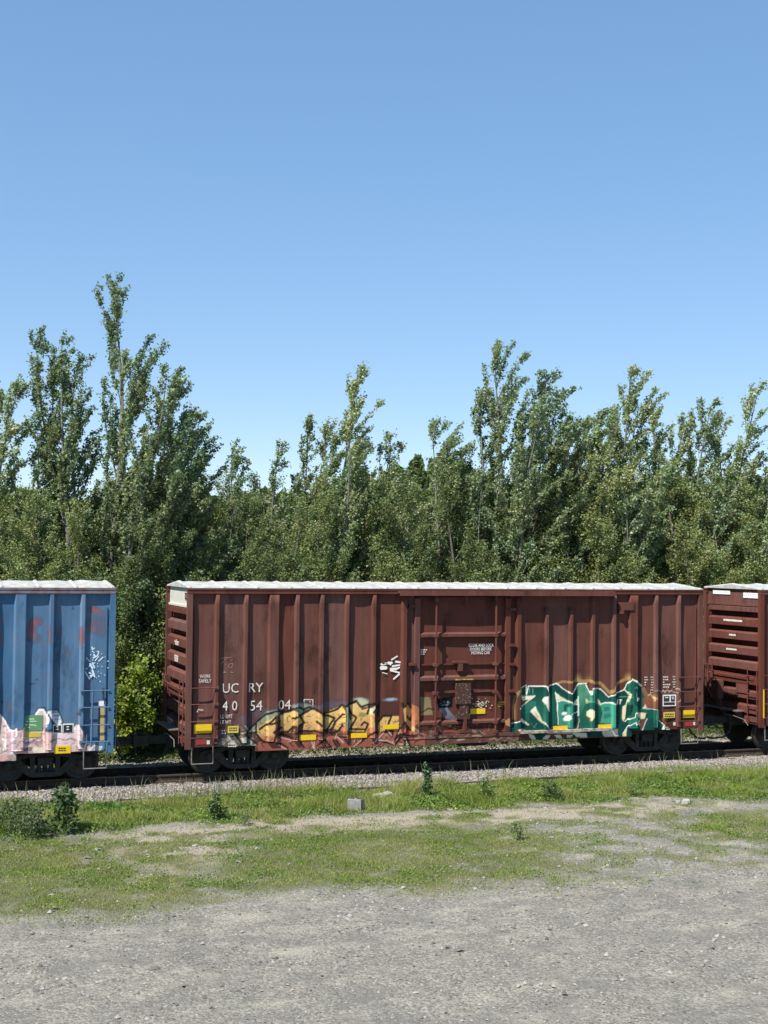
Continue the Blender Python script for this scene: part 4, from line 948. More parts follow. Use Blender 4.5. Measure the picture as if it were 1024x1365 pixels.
for u, v in ((380, 330), (430, 240), (435, 455), (250, 455), (210, 660), (555, 545), (565, 610), (660, 615), (810, 485), (810, 650), (740, 380), (655, 305), (575, 750), (640, 790), (735, 830), (585, 855), (615, 985), (520, 900), (460, 265)):
    w = 8 + rr.random() * 10; segs.append((u, v, u + w, v + w * .6, .022 + .012 * rr.random()))
marks('chalk_tag', segs, (100, 855), 18.62, simple('pale_blue_chalk', (.62, .72, .80), (.48, .60, .72), 20), xc=XB, car_part=blpart)

# ------------------------------------------------------------------ ground cover masks (metres, from the photo's ground)
RNG = np.random.default_rng(12)
GX0, GX1, GY0, GY1, GR = -26.0, 24.0, -30.0, 0.0, .1
_gx = np.arange(GX0, GX1, GR); _gy = np.arange(GY0, GY1, GR)
GXm, GYm = np.meshgrid(_gx, _gy)
def soft_poly(P, feather, nseed):
    X = GXm + (fbm(GXm * .9, GYm * .9, nseed, 4) - .5) * 2.2; Y = GYm + (fbm(GXm * .9 + 50, GYm * .9, nseed + 7, 4) - .5) * 1.6
    ins = np.zeros(X.shape, bool); d = np.full(X.shape, 1e9); n = len(P)
    for i in range(n):
        (ax, ay), (bx, by) = P[i - 1], P[i]
        if abs(by - ay) > 1e-9: ins ^= ((ay > Y) != (by > Y)) & (X < (bx - ax) * (Y - ay) / (by - ay) + ax)
        dx, dy = bx - ax, by - ay; t = np.clip(((X - ax) * dx + (Y - ay) * dy) / (dx * dx + dy * dy + 1e-9), 0, 1)
        d = np.minimum(d, np.hypot(X - ax - t * dx, Y - ay - t * dy))
    return np.clip(np.where(ins, d, -d) / feather + .5, 0, 1)
pxg = lambda pts: [G(*p) for p in pts]
lawn = soft_poly(pxg([(-260, 1112), (60, 1112), (125, 1120), (150, 1150), (235, 1172), (290, 1140), (330, 1118), (430, 1104), (600, 1096), (690, 1103), (740, 1118), (775, 1142), (700, 1168), (600, 1178), (480, 1186), (300, 1196), (150, 1216), (0, 1226), (-260, 1235)]), 1.7, 3)
band = soft_poly([(-30, -.78), (-9.5, -1.0), (-8.0, -.85), (40, -.72)] + pxg([(1300, 1062), (1024, 1066), (900, 1064), (800, 1068), (700, 1074), (560, 1076), (450, 1086), (300, 1094), (150, 1103), (110, 1112), (-260, 1116)]), .9, 11)
rpatch = soft_poly(pxg([(890, 1084), (1024, 1078), (1300, 1072), (1300, 1140), (1010, 1122), (905, 1112)]), 1.6, 17)
sparse = soft_poly(pxg([(600, 1090), (900, 1066), (1300, 1062), (1300, 1175), (900, 1165), (740, 1185), (640, 1188)]), 2.0, 23)
tan_ = soft_poly(pxg([(105, 1112), (330, 1096), (480, 1086), (640, 1078), (860, 1072), (980, 1068), (880, 1088), (740, 1098), (420, 1110), (330, 1120), (290, 1150), (230, 1178), (150, 1160)]), 1.0, 29)
gap_n = fbm(GXm * 1.7, GYm * 2.3, 41, 5)
DENS = np.clip(np.maximum.reduce([lawn * np.clip((gap_n - .2) * 6, .5, 1), band * np.clip((gap_n - .2) * 6, .3, 1), rpatch * np.clip((gap_n - .25) * 5, .3, 1), sparse * np.clip((gap_n - .40) * 3, .05, .5)]), 0, 1)
DENS = np.maximum(DENS, tan_ * np.clip((gap_n - .38) * 3.5, .1, .75))
TALL = np.clip(band * 1.15, 0, 1)
def gsample(A, x, y):
    i = np.clip(((y - GY0) / GR).astype(int), 0, A.shape[0] - 1); j = np.clip(((x - GX0) / GR).astype(int), 0, A.shape[1] - 1)
    return A[i, j]
def gz(x, y):
    x = np.asarray(x, float); y = np.asarray(y, float)
    z = -.29 + (fbm(x * .35, y * .35, 61, 3) - .5) * .12 + (fbm(x * 1.6, y * 1.6, 67, 3) - .5) * .07 + (vnoise(x * 2.9, y * 2.9, 69) - .5) * .022
    near = np.clip((y + 1.6) / .6, 0, 1) * np.clip((6.2 - y) / .8, 0, 1)
    return z * (1 - near) - .36 * near                      # sinks under the ballast

# ---- ground sheet to the horizon
def axis(lo, hi, a, b, step):
    core = np.arange(a, b, step); out = [];  g = step; p = b
    while p < hi: out.append(p); g *= 1.35; p += g
    out.append(hi); left = []; g = step; p = a - step
    while p > lo: left.append(p); g *= 1.35; p -= g
    left.append(lo); return np.array(left[::-1] + list(core) + out)
ax_, ay_ = axis(-1500, 1500, -20, 16, .14), axis(-200, 2500, -21, 9, .14)
XX, YY = np.meshgrid(ax_, ay_); ZZ = gz(XX, YY)
inside = (XX > GX0) & (XX < GX1) & (YY > GY0) & (YY < GY1)
dn = np.where(inside, gsample(DENS, XX, YY), np.where(YY > 0, .9, 0.)); tn = np.where(inside, gsample(tan_, XX, YY), 0)
tint = np.stack([dn, tn, fbm(XX * .5, YY * 1.7, 71, 4)], -1).reshape(-1, 3)
nx, ny = len(ax_), len(ay_); idx = np.arange(ny - 1)[:, None] * nx + np.arange(nx - 1)[None]
t = NT('ground_gravel_and_soil'); co = t.coord()
at = t.n('ShaderNodeAttribute', attribute_name='tint'); sp = t.n('ShaderNodeSeparateColor'); t.l(at.outputs['Color'], sp.inputs[0])
gr1 = t.noise(co, 17, 6, .8); gr2 = t.noise(co, 1.3, 7, .7); gr3 = t.noise(t.coord(scale=(.9, 1.9, 1)), 1.0, 8, .74)
vor = t.n('ShaderNodeTexVoronoi'); vor.inputs['Scale'].default_value = 26; t.l(co, vor.inputs['Vector'])
vcol = t.n('ShaderNodeSeparateColor'); t.l(vor.outputs['Color'], vcol.inputs[0])
stone = t.mix(t.ramp(vcol.outputs[0], (.05, 0), (.95, 1)), (0.115, 0.110, 0.092), (0.439, 0.415, 0.350))
grav = t.mix(t.ramp(gr1, (.35, 0), (.7, 1)), (0.157, 0.148, 0.124), stone)
grav = t.mix(t.ramp(gr3, (.50, 0), (.66, .7)), grav, t.mix(gr1, (0.240, 0.225, 0.180), (0.439, 0.404, 0.321)))       # pale dusty streaks
grav = t.mix(t.math('MULTIPLY', t.ramp(gr2, (.47, 0), (.62, 1)), .6), grav, (0.136, 0.131, 0.117))
soil = t.mix(t.ramp(gr1, (.3, 0), (.7, 1)), (0.214, 0.182, 0.136), (0.360, 0.317, 0.243))
under = t.mix(t.ramp(gr1, (.3, 0), (.7, 1)), (0.080, 0.084, 0.040), (0.152, 0.144, 0.084))
c = t.mix(t.ramp(t.math('ADD', sp.outputs[1], t.math('MULTIPLY', t.math('SUBTRACT', gr1, .5), .6)), (.3, 0), (.7, 1)), grav, soil)
c = t.mix(t.ramp(t.math('ADD', sp.outputs[0], t.math('MULTIPLY', t.math('SUBTRACT', gr1, .5), .7)), (.2, 0), (.75, 1)), c, under)
hgt = t.math('ADD', t.math('MULTIPLY', vor.outputs['Distance'], -.5), t.math('ADD', gr1, t.math('MULTIPLY', gr2, 3.0)))
t.bump(hgt, .8, .035)
M_ground = t.set(c, .95, .12)
tag(link('ground', fast_mesh('ground', np.stack([XX, YY, ZZ], -1).reshape(-1, 3), np.stack([idx, idx + 1, idx + nx + 1, idx + nx], -1).reshape(-1, 4), M_ground, color=tint, smooth=True)), kind='structure')

# ---- ballast bed
bx = np.arange(-60, 75, .25); prof = np.array([(-1.5, -.40), (-1.15, -.315), (-.8, -.255), (-.3, -.215), (.1, -.19), (1.5, -.20), (3.0, -.19), (3.5, -.22), (4.1, -.27), (4.8, -.33), (5.6, -.42)])
BX, PI_ = np.meshgrid(bx, np.arange(len(prof)))
BY = prof[PI_, 0] + (fbm(BX * .8, PI_ * 1.0, 81, 3) - .5) * .28 * (PI_ < 3); BZ = prof[PI_, 1] + (fbm(BX * 2.2, BY * 2.2, 83, 3) - .5) * .05
def ballast_z(x, y): return np.interp(y, prof[:, 0], prof[:, 1]) + (fbm(x * 2.2, y * 2.2, 83, 3) - .5) * .05
nx = len(bx); idx = np.arange(len(prof) - 1)[:, None] * nx + np.arange(nx - 1)[None]
t = NT('ballast_fines'); co = t.coord(); v = t.n('ShaderNodeTexVoronoi'); v.inputs['Scale'].default_value = 19; t.l(co, v.inputs['Vector']); sc_ = t.n('ShaderNodeSeparateColor'); t.l(v.outputs['Color'], sc_.inputs[0])
t.bump(v.outputs['Distance'], 1.0, .05)
M_bal = t.set(t.mix(sc_.outputs[0], (.09, .078, .066), (.27, .235, .205)), .95, .1)
tag(link('ballast_bed', fast_mesh('ballast_bed', np.stack([BX, BY, BZ], -1).reshape(-1, 3), np.stack([idx, idx + 1, idx + nx + 1, idx + nx], -1).reshape(-1, 4), M_bal)), kind='structure')

def stones(name, x, y, z, size, mat, cols, squash=.65, faces='cube', hide=None):
    """scatter of small angular stones as one mesh"""
    n = len(x)
    if faces == 'cube':
        base = np.array([(-1, -1, -1), (1, -1, -1), (1, 1, -1), (-1, 1, -1), (-1, -1, 1), (1, -1, 1), (1, 1, 1), (-1, 1, 1)], float) * .62
        fc = np.array([(4, 5, 6, 7), (0, 1, 5, 4), (1, 2, 6, 5), (2, 3, 7, 6), (3, 0, 4, 7)])
    else:
        base = np.array([(1, 0, 0), (0, 1, 0), (-1, 0, 0), (0, -1, 0), (0, 0, 1)], float); fc = np.array([(0, 1, 4, 4), (1, 2, 4, 4), (2, 3, 4, 4), (3, 0, 4, 4)])[:, :3]
    k = len(base); v = base[None] * (1 + RNG.uniform(-.35, .35, (n, k, 3)))
    v = v * (size[:, None, None] * np.stack([RNG.uniform(.7, 1.3, n), RNG.uniform(.7, 1.3, n), np.full(n, squash) * RNG.uniform(.7, 1.2, n)], -1)[:, None, :])
    a = RNG.uniform(0, 6.28, n); ca, sa = np.cos(a)[:, None], np.sin(a)[:, None]; tl = RNG.uniform(-.5, .5, n)[:, None]
    vx, vy, vz = v[..., 0], v[..., 1], v[..., 2]
    vz = vz + vx * tl; X = vx * ca - vy * sa; Y = vx * sa + vy * ca
    V = np.stack([X + x[:, None], Y + y[:, None], vz + z[:, None] + size[:, None] * .25], -1).reshape(-1, 3)
    Fc = (fc[None] + (np.arange(n) * k)[:, None, None]).reshape(-1, fc.shape[1])
    return tag(link(name, fast_mesh(name, V, Fc, mat, color=np.repeat(cols, k, 0))), kind='stuff')
t = NT('crushed_stone'); at = t.n('ShaderNodeAttribute', attribute_name='tint'); nn = t.noise(t.coord(), 40, 3)
M_stone = t.set(t.mix(.35, at.outputs['Color'], t.mix(nn, (.10, .09, .08), (.32, .29, .26))), .9, .15)
def stone_cols(n, warm=.9):
    b = RNG.uniform(.08, .36, n)[:, None]; w = RNG.uniform(0, 1, n)[:, None] * warm
    return b * (np.array([[1, .97, .92]]) * (1 - w) + np.array([[1.15, .95, .80]]) * w)
n = 17000; x = RNG.uniform(-17, 16, n); y = RNG.uniform(-1.45, .55, n) - np.abs(RNG.normal(0, .12, n)); y = np.where(y < -1.2 + (fbm(x * .6, x * 0, 91, 3) - .5) * .8, RNG.uniform(-1.0, .4, n), y)
o = stones('ballast_stones', x, y, ballast_z(x, y), RNG.uniform(.022, .044, n), M_stone, stone_cols(n)); o['label'] = 'pale crushed stone along the near side of the rails'
n = 15000; x = RNG.uniform(-16, 24, n); y = RNG.uniform(2.6, 6.0, n)
o = stones('ballast_stones', x, y, np.maximum(ballast_z(x, y), gz(x, y)), RNG.uniform(.022, .044, n), M_stone, stone_cols(n)); o['label'] = 'crushed stone beyond the far rail'
n = 75000; x = RNG.uniform(-17, 7, n); y = RNG.uniform(-20.5, -4.5, n); keep = RNG.uniform(0, 1, n) > gsample(DENS, x, y) * .93; x, y = x[keep], y[keep]
clump = fbm(x * 1.1, y * 2.2, 97, 4); keep = RNG.uniform(0, 1, len(x)) < np.clip((clump - .32) * 3.2, .1, 1); x, y = x[keep], y[keep]; n = len(x)
o = stones('gravel_stones', x, y, gz(x, y), RNG.lognormal(-4.45, .5, n), M_stone, 1.0 * stone_cols(n, .35) * np.where(RNG.uniform(0, 1, (n, 1)) < .3, .45, .95), .7, 'pyr'); o['label'] = 'loose grey gravel lying on the bare yard'

# ---- track
track = empty('railway_track', (0, 1.525, 0)); tag(track, kind='structure')
RP = [(-.07, -.18), (.07, -.18), (.07, -.165), (.012, -.15), (.012, -.045), (.036, -.035), (.036, -.004), (.028, 0), (-.028, 0), (-.036, -.004), (-.036, -.035), (-.012, -.045), (-.012, -.15), (-.07, -.165)]
for yr in (-.755, .755):
    MB().prism([(p + yr, q) for p, q in RP], 'x', -90, 110).build('rail', M_rail, track)
    MB().box(-90, 110, yr - .024, yr + .024, .0003, .003).build('running_surface', M_rim, track)
tie_me = None
for k in range(110):
    xk = -28 + k * .52
    if tie_me is None:
        tie_me = MB().box(-.11, .11, -1.3, 1.3, -.34, -.178).build('tie', M_tie, track); tie_me.location = (xk, 0, 0)
    else:
        o = tie_me.copy(); col.objects.link(o); o.parent = track; o.location = (xk + random.Random(k).uniform(-.03, .03), random.Random(k + 500).uniform(-.05, .05), 0); o.rotation_euler[2] = random.Random(k + 900).uniform(-.02, .02)
old = MB(); x = -9.6
pts = [(xx, -1.08 + .05 * math.sin(xx * .5), -.245 + .015 * math.sin(xx * .9)) for xx in np.arange(-9.6, 7.2, .6)]
for a, b in zip(pts[:-1], pts[1:]):
    old.add([(a[0], a[1] - .03, a[2] - .10), (b[0], b[1] - .03, b[2] - .10), (b[0], b[1] - .03, b[2]), (a[0], a[1] - .03, a[2]), (a[0], a[1] + .03, a[2]), (b[0], b[1] + .03, b[2]), (b[0], b[1] + .03, b[2] - .1), (a[0], a[1] + .03, a[2] - .1)], [(0, 1, 2, 3), (3, 2, 5, 4), (4, 5, 6, 7)])
tag(old.build('disused_rail', M_rail), 'half buried rusty rail along the grass edge of the ballast', 'rail')

# ------------------------------------------------------------------ grass and weeds
t = NT('grass_blade'); at = t.n('ShaderNodeAttribute', attribute_name='tint')
tr = t.n('ShaderNodeBsdfTranslucent'); t.l(at.outputs['Color'], tr.inputs[0]); mx = t.n('ShaderNodeMixShader'); mx.inputs[0].default_value = .3
t.set(at.outputs['Color'], .55, .3); t.l(t.b.outputs[0], mx.inputs[1]); t.l(tr.outputs[0], mx.inputs[2]); t.l(mx.outputs[0], t.out.inputs[0]); M_grass = t.m

def blades(name, x, y, z, h, w, lean, cols, label):
    n = len(x); a = RNG.uniform(0, 6.28, n); ca, sa = np.cos(a), np.sin(a); la = RNG.uniform(0, 6.28, n); l = lean * h
    b0 = np.stack([x - ca * w / 2, y - sa * w / 2, z - .01], -1); b1 = np.stack([x + ca * w / 2, y + sa * w / 2, z - .01], -1)
    mx_, my_ = x + np.cos(la) * l * .35, y + np.sin(la) * l * .35
    m0 = np.stack([mx_ - ca * w * .4, my_ - sa * w * .4, z + h * .6], -1); m1 = np.stack([mx_ + ca * w * .4, my_ + sa * w * .4, z + h * .6], -1)
    tp = np.stack([x + np.cos(la) * l, y + np.sin(la) * l, z + h * (1 - .25 * lean)], -1)
    V = np.stack([b0, b1, m1, m0, tp], 1).reshape(-1, 3); k = (np.arange(n) * 5)[:, None]
    if n > 20000:                                            # the lawn: one bent-over sliver per blade
        V = np.stack([b0, b1, tp], 1).reshape(-1, 3); F1 = np.arange(n * 3).reshape(n, 3); return tag(link(name, fast_mesh(name, V, F1, M_grass, color=np.repeat(cols, 3, 0))), label, None, None, 'stuff')
    F1 = np.concatenate([k + np.array([[0, 1, 2]]), k + np.array([[0, 2, 3]]), k + np.array([[3, 2, 4]])], 0)
    return tag(link(name, fast_mesh(name, V, F1, M_grass, color=np.repeat(cols, 5, 0))), label, None, None, 'stuff')
def grass_cols(x, y, n, dry=.2):
    f = np.clip((fbm(x * .9, y * .9, 101, 4) - .5) * 2.2 + .5, 0, 1)[:, None]; r = RNG.uniform(.65, 1.3, (n, 1)) * (.72 + .56 * fbm(x * 2.3, y * 2.3, 107, 3)[:, None])
    g = np.array([[.145, .222, .026]]) * (1 - f) + np.array([[.255, .292, .056]]) * f
    d = (RNG.uniform(0, 1, (n, 1)) < dry * (.5 + f)).astype(float)
    return np.clip(g * r * (1 - d) + np.array([[.27, .24, .14]]) * r * d, 0, 1)
n = 1300000; x = RNG.uniform(-18.5, 13, n); y = RNG.uniform(-13.8, -.6, n)
vis = np.abs((x - CAM[0]) * e_u[0] + (y - CAM[1]) * e_u[1]) < .33 * ((x - CAM[0]) * _f[0] + (y - CAM[1]) * _f[1]) + 1.5
keep = vis & (RNG.uniform(0, 1, n) < gsample(DENS, x, y) ** 1.2 * np.clip(.35 + 1.3 * (fbm(x * 3.3, y * 3.3, 203, 3) - .22), .2, 1) * np.where(gsample(TALL, x, y) > .5, .6, 1)); x, y = x[keep], y[keep]; n = len(x)
hn = fbm(x * .9, y * .9, 111, 3); tall = gsample(TALL, x, y)
h = RNG.uniform(.015, .045, n) * (1 + 1.3 * tall) + tall * np.clip(hn - .40, 0, 1) * .85 * RNG.uniform(.3, 1, n)
blades('grass', x, y, gz(x, y) * (y < -1.3) + ballast_z(x, y) * (y >= -1.3) - .0, h * 1.08, RNG.uniform(.010, .018, n), RNG.uniform(.3, 1.0, n), grass_cols(x, y, n, .17), 'short green grass over the strip before the track')
# seeded grass stalks standing in front of the wheels and here and there along the stones
sx = np.concatenate([RNG.normal(-5.7, 1.1, 300), RNG.uniform(-13, 12, 520), RNG.normal(-8.2, .8, 50)]); n = len(sx); sy = RNG.uniform(-1.5, -.45, n)
blades('tall_grass', sx, sy, ballast_z(sx, sy) - .02, RNG.uniform(.18, .62, n), RNG.uniform(.010, .018, n), RNG.uniform(.1, .45, n), np.clip(RNG.uniform(.6, 1.2, (n, 1)) * np.array([[.26, .27, .13]]), 0, 1), 'seeding grass stalks along the ballast edge')

def leaf_cloud(P, N_up, size, ratio=.55, fold=.25, tri=False):
    """leaf quads at P; returns verts, faces"""
    n = len(P); d = RNG.normal(0, 1, (n, 3)); d[:, 2] = d[:, 2] * .6 + N_up; d /= np.linalg.norm(d, axis=1, keepdims=True)   # leaf axis
    s = RNG.normal(0, 1, (n, 3)); s -= (s * d).sum(1, keepdims=True) * d; s /= np.linalg.norm(s, axis=1, keepdims=True)
    nn_ = np.cross(d, s); L = (size * RNG.uniform(.65, 1.3, n))[:, None]
    if tri:                                                  # small heart-shaped leaf seen from afar: one pointed facet
        b = P - d * L * .42; V = np.stack([b + s * L * ratio * .62, b - s * L * ratio * .62, P + d * L * .58], 1).reshape(-1, 3); return V, np.arange(n * 3).reshape(n, 3)
    tip, base = P + d * L * .5, P - d * L * .5; m = P - d * L * .05 + nn_ * L * fold * .3
    V = np.stack([base, m + s * L * ratio * .5, tip, m - s * L * ratio * .5], 1).reshape(-1, 3)
    return V, np.arange(n * 4).reshape(n, 4)
def weed_cover(name, n, xr, yr, label, dens_fn, size, hmax, base):
    x = RNG.uniform(*xr, n); y = RNG.uniform(*yr, n); keep = RNG.uniform(0, 1, n) < dens_fn(x, y); x, y = x[keep], y[keep]; n = len(x)
    top = np.clip(fbm(x * .8, y * .8, 131, 3) - .25, .05, 1) * hmax; z0 = np.maximum(gz(x, y), np.where(y > -1.5, -.33, -9)); P_ = np.stack([x, y, z0 + RNG.uniform(0, 1, n) ** .8 * top + .01], -1)
    V, Fc = leaf_cloud(P_, .3, np.full(n, size * 1.1), .6, .25, True); c = np.clip(base * RNG.uniform(.5, 1.5, (n, 1)) * (1 + (fbm(x * 1.3, y * 1.3, 137, 2)[:, None] - .5) * np.array([[1.0, .5, .6]])), 0, 1)
    return tag(link(name, fast_mesh(name, V, Fc, M_grass, color=np.repeat(c, 3, 0))), label, None, None, 'stuff')
weed_cover('ground_cover', 190000, (-17, 13), (-6.2, -.85), 'low leafy weeds in the strip beside the ballast', lambda x, y: (gsample(band, x, y) * np.clip((fbm(x * .9, y * .9, 139, 4) - .40) * 6, 0, 1)) * .9, .05, .30, np.array([[.115, .185, .032]]))
weed_cover('ground_cover', 150000, (-17, 9), (-12.5, -4.5), 'flat broad leaved plants scattered through the short lawn grass', lambda x, y: gsample(DENS, x, y) * np.clip((fbm(x * 1.5, y * 1.5, 149, 4) - .46) * 6, 0, 1) * .8, .032, .09, np.array([[.120, .198, .026]]))
weed_cover('ground_cover', 60000, (-16, 30), (5.0, 11), 'weeds and brush on the far side of the track', lambda x, y: np.clip((y - 4.6) / 1.5, 0, 1) * .9, .09, .9, np.array([[.055, .085, .022]]))

# ------------------------------------------------------------------ trees
def leaf_mat(name, front, back, var, gloss=.55):
    t = NT(name); at = t.n('ShaderNodeAttribute', attribute_name='tint'); oi = t.n('ShaderNodeObjectInfo'); ge = t.n('ShaderNodeNewGeometry')
    c = t.mix(ge.outputs['Backfacing'], front, back)
    hs = t.n('ShaderNodeHueSaturation'); t.l(c, hs.inputs['Color'])
    t.l(t.math('ADD', t.math('MULTIPLY', oi.outputs['Random'], -.030), .506), hs.inputs['Hue']); t.l(t.math('ADD', t.math('MULTIPLY', oi.outputs['Random'], .5), .80), hs.inputs['Value'])
    c = t.mix(1.0, hs.outputs[0], at.outputs['Color'], 'MULTIPLY')
    tr = t.n('ShaderNodeBsdfTranslucent'); t.l(t.mix(1.0, c, (1.1, 1.25, .55), 'MULTIPLY'), tr.inputs[0]); mx = t.n('ShaderNodeMixShader'); mx.inputs[0].default_value = .34
    t.set(c, gloss, .22); t.l(t.b.outputs[0], mx.inputs[1]); t.l(tr.outputs[0], mx.inputs[2]); t.l(mx.outputs[0], t.out.inputs[0])
    return t.m
M_poplar = leaf_mat('poplar_leaf', (0.140, 0.200, 0.078), (0.275, 0.325, 0.205), 0)
M_birch = leaf_mat('birch_leaf', (0.146, 0.184, 0.060), (0.205, 0.238, 0.112), 0)
M_shrub = leaf_mat('shrub_leaf', (0.116, 0.166, 0.048), (0.177, 0.218, 0.096), 0)
M_maple = leaf_mat('maple_leaf', (.17, .25, .03), (.19, .25, .055), 0)
M_bark = simple('poplar_bark', (.10, .10, .085), (.22, .215, .19), 6, .9, .1, 0, .3, (1, 1, 3))
M_bark2 = simple('grey_bark', (.085, .075, .062), (.17, .155, .13), 6, .9, .1, 0, .3, (1, 1, 3))

def grow(seed, H, R, stems=1, up=.85, prim=6.0, base=.12, lpm=55, leaf=.085, wind=.25, bushy=1.0, top=.6, lean=(0, 0), fan=.35, mat=None, bark=None, jit=.07, curl=.13, tw=3.4, tlr=(.12, .34), lk=.16, cap=1.0):
    """one tree, base at the origin -> (wood mesh, leaf mesh)"""
    r = random.Random(seed); wood = MB(); pts = []
    for s in range(stems):
        hs = H * (1 if s == 0 else r.uniform(.62, .9)); a = r.uniform(0, 6.28)
        tx, ty = (lean[0], lean[1]) if s == 0 else (lean[0] + math.cos(a) * fan * R + r.uniform(-.2, .2), lean[1] + math.sin(a) * fan * R)
        nseg = 10; tr = []; w1, w2 = r.uniform(0, 6), r.uniform(0, 6)
        for k in range(nseg + 1):
            q = k / nseg; bend = .10 * R * math.sin(q * 5 + w1) * q
            tr.append(Vector((tx * q ** .8 + bend + wind * .5 * q ** 3, ty * q ** .8 + .10 * R * math.sin(q * 4 + w2) * q, hs * q)))
        r0 = .010 * H ** 1.05 * (1 if s == 0 else .7)
        wood.tube(tr, [max(.008, r0 * (1 - .93 * (k / nseg))) for k in range(nseg + 1)], 7)
        npz = int(hs * prim)
        for i in range(npz):
            q = base + (1 - base) * ((i + r.random()) / npz); q = min(q, .985)
            f = q * nseg; k = int(f); p0 = tr[k].lerp(tr[min(k + 1, nseg)], f - k)
            crown = min(1.0, ((q - base) / .22 + .35)) * max(0, 1 - q) ** top
            L = min((R * crown * r.uniform(.6, 1.1) + .22) * (1 if s == 0 else .8), hs * (1 - q) * cap + .35)
            az = r.uniform(0, 6.28); el = up * r.uniform(.75, 1.2) + q * .2
            d = Vector((math.cos(az) * math.cos(el), math.sin(az) * math.cos(el), math.sin(el)))
            pp = [p0]; n = 5
            for j in range(n):
                d = (d + Vector((wind * .14 * (.4 + q) + r.uniform(-.1, .1), r.uniform(-.1, .1), curl + r.uniform(-.06, .08)))).normalized(); pp.append(pp[-1] + d * (L / n))
            rp = max(.006, r0 * (1 - q) * .42 + .005)
            wood.tube(pp, [rp * (1 - .14 * j) for j in range(n + 1)], 3, False)
            nt = int((L * tw + 2) * bushy)
            for m in range(nt):
                f2 = r.uniform(.16, 1) * n; k2 = min(int(f2), n - 1); a0 = pp[k2].lerp(pp[k2 + 1], f2 - k2)
                td = (pp[k2 + 1] - pp[k2]).normalized() + Vector((r.gauss(0, .6) + wind * .5, r.gauss(0, .6), r.gauss(.12, .45))); td.normalize()
                tl = r.uniform(*tlr) + L * lk * r.random(); a1 = a0 + td * tl
                if r.random() < .22: wood.tube([a0, a1], [.006, .003], 3, False)
                for z in range(max(2, int(tl * lpm))):
                    g = r.random(); pts.append((a0.x + (a1.x - a0.x) * g, a0.y + (a1.y - a0.y) * g, a0.z + (a1.z - a0.z) * g))
            for z in range(int(L * .4 * lpm)):
                f2 = r.uniform(.5, 1) * n; k2 = min(int(f2), n - 1); a0 = pp[k2].lerp(pp[k2 + 1], f2 - k2); pts.append((a0.x, a0.y, a0.z))
    Pn = np.array(pts); Pn = Pn + RNG.normal(0, jit, Pn.shape); Pn = Pn[Pn[:, 2] > .12]
    V, Fc = leaf_cloud(Pn, -.15, np.full(len(Pn), leaf * .92), .74, .3, True)
    b = RNG.uniform(.75, 1.22, len(Pn)); warm = RNG.uniform(-.10, .09, len(Pn)) + (fbm(Pn[:, 0] * .9 + seed, Pn[:, 2] * .9, 7, 2) - .5) * .3
    c = np.stack([b * (1 + warm), b, b * (1 - warm * .6)], -1)
    lm = fast_mesh('crown', V, Fc, mat, color=np.repeat(c, 3, 0).clip(.2, 2))
    wm = bpy.data.meshes.new('trunk'); wm.from_pydata(wood.v, [], wood.f); wm.update(); wm.materials.append(bark or M_bark); wm.polygons.foreach_set('use_smooth', [True] * len(wm.polygons))
    return wm, lm
def plant(name, meshes, loc, label, cat, group=None, rot=0.0, scale=(1, 1, 1), names=('trunk', 'crown')):
    e = empty(name, loc); e.rotation_euler[2] = rot; e.scale = scale; tag(e, label, cat, group)
    for nm, me in zip(names, meshes): link(nm, me, e)
    return e
def spot(u_top, v_top, u_base, y):
    xt, zt = W(u_top, v_top, y); xb, _ = W(u_base, 900, y); g = float(gz(xb, y)); return xb, g, (zt - g) * .985, xt - xb
TG = 'trees standing behind the boxcars'
POP = dict(mat=M_poplar, leaf=.092, up=.95, wind=.66, lpm=68, jit=.05, prim=3.3, top=.42, curl=.03, tw=9, tlr=(.10, .28), lk=.03)
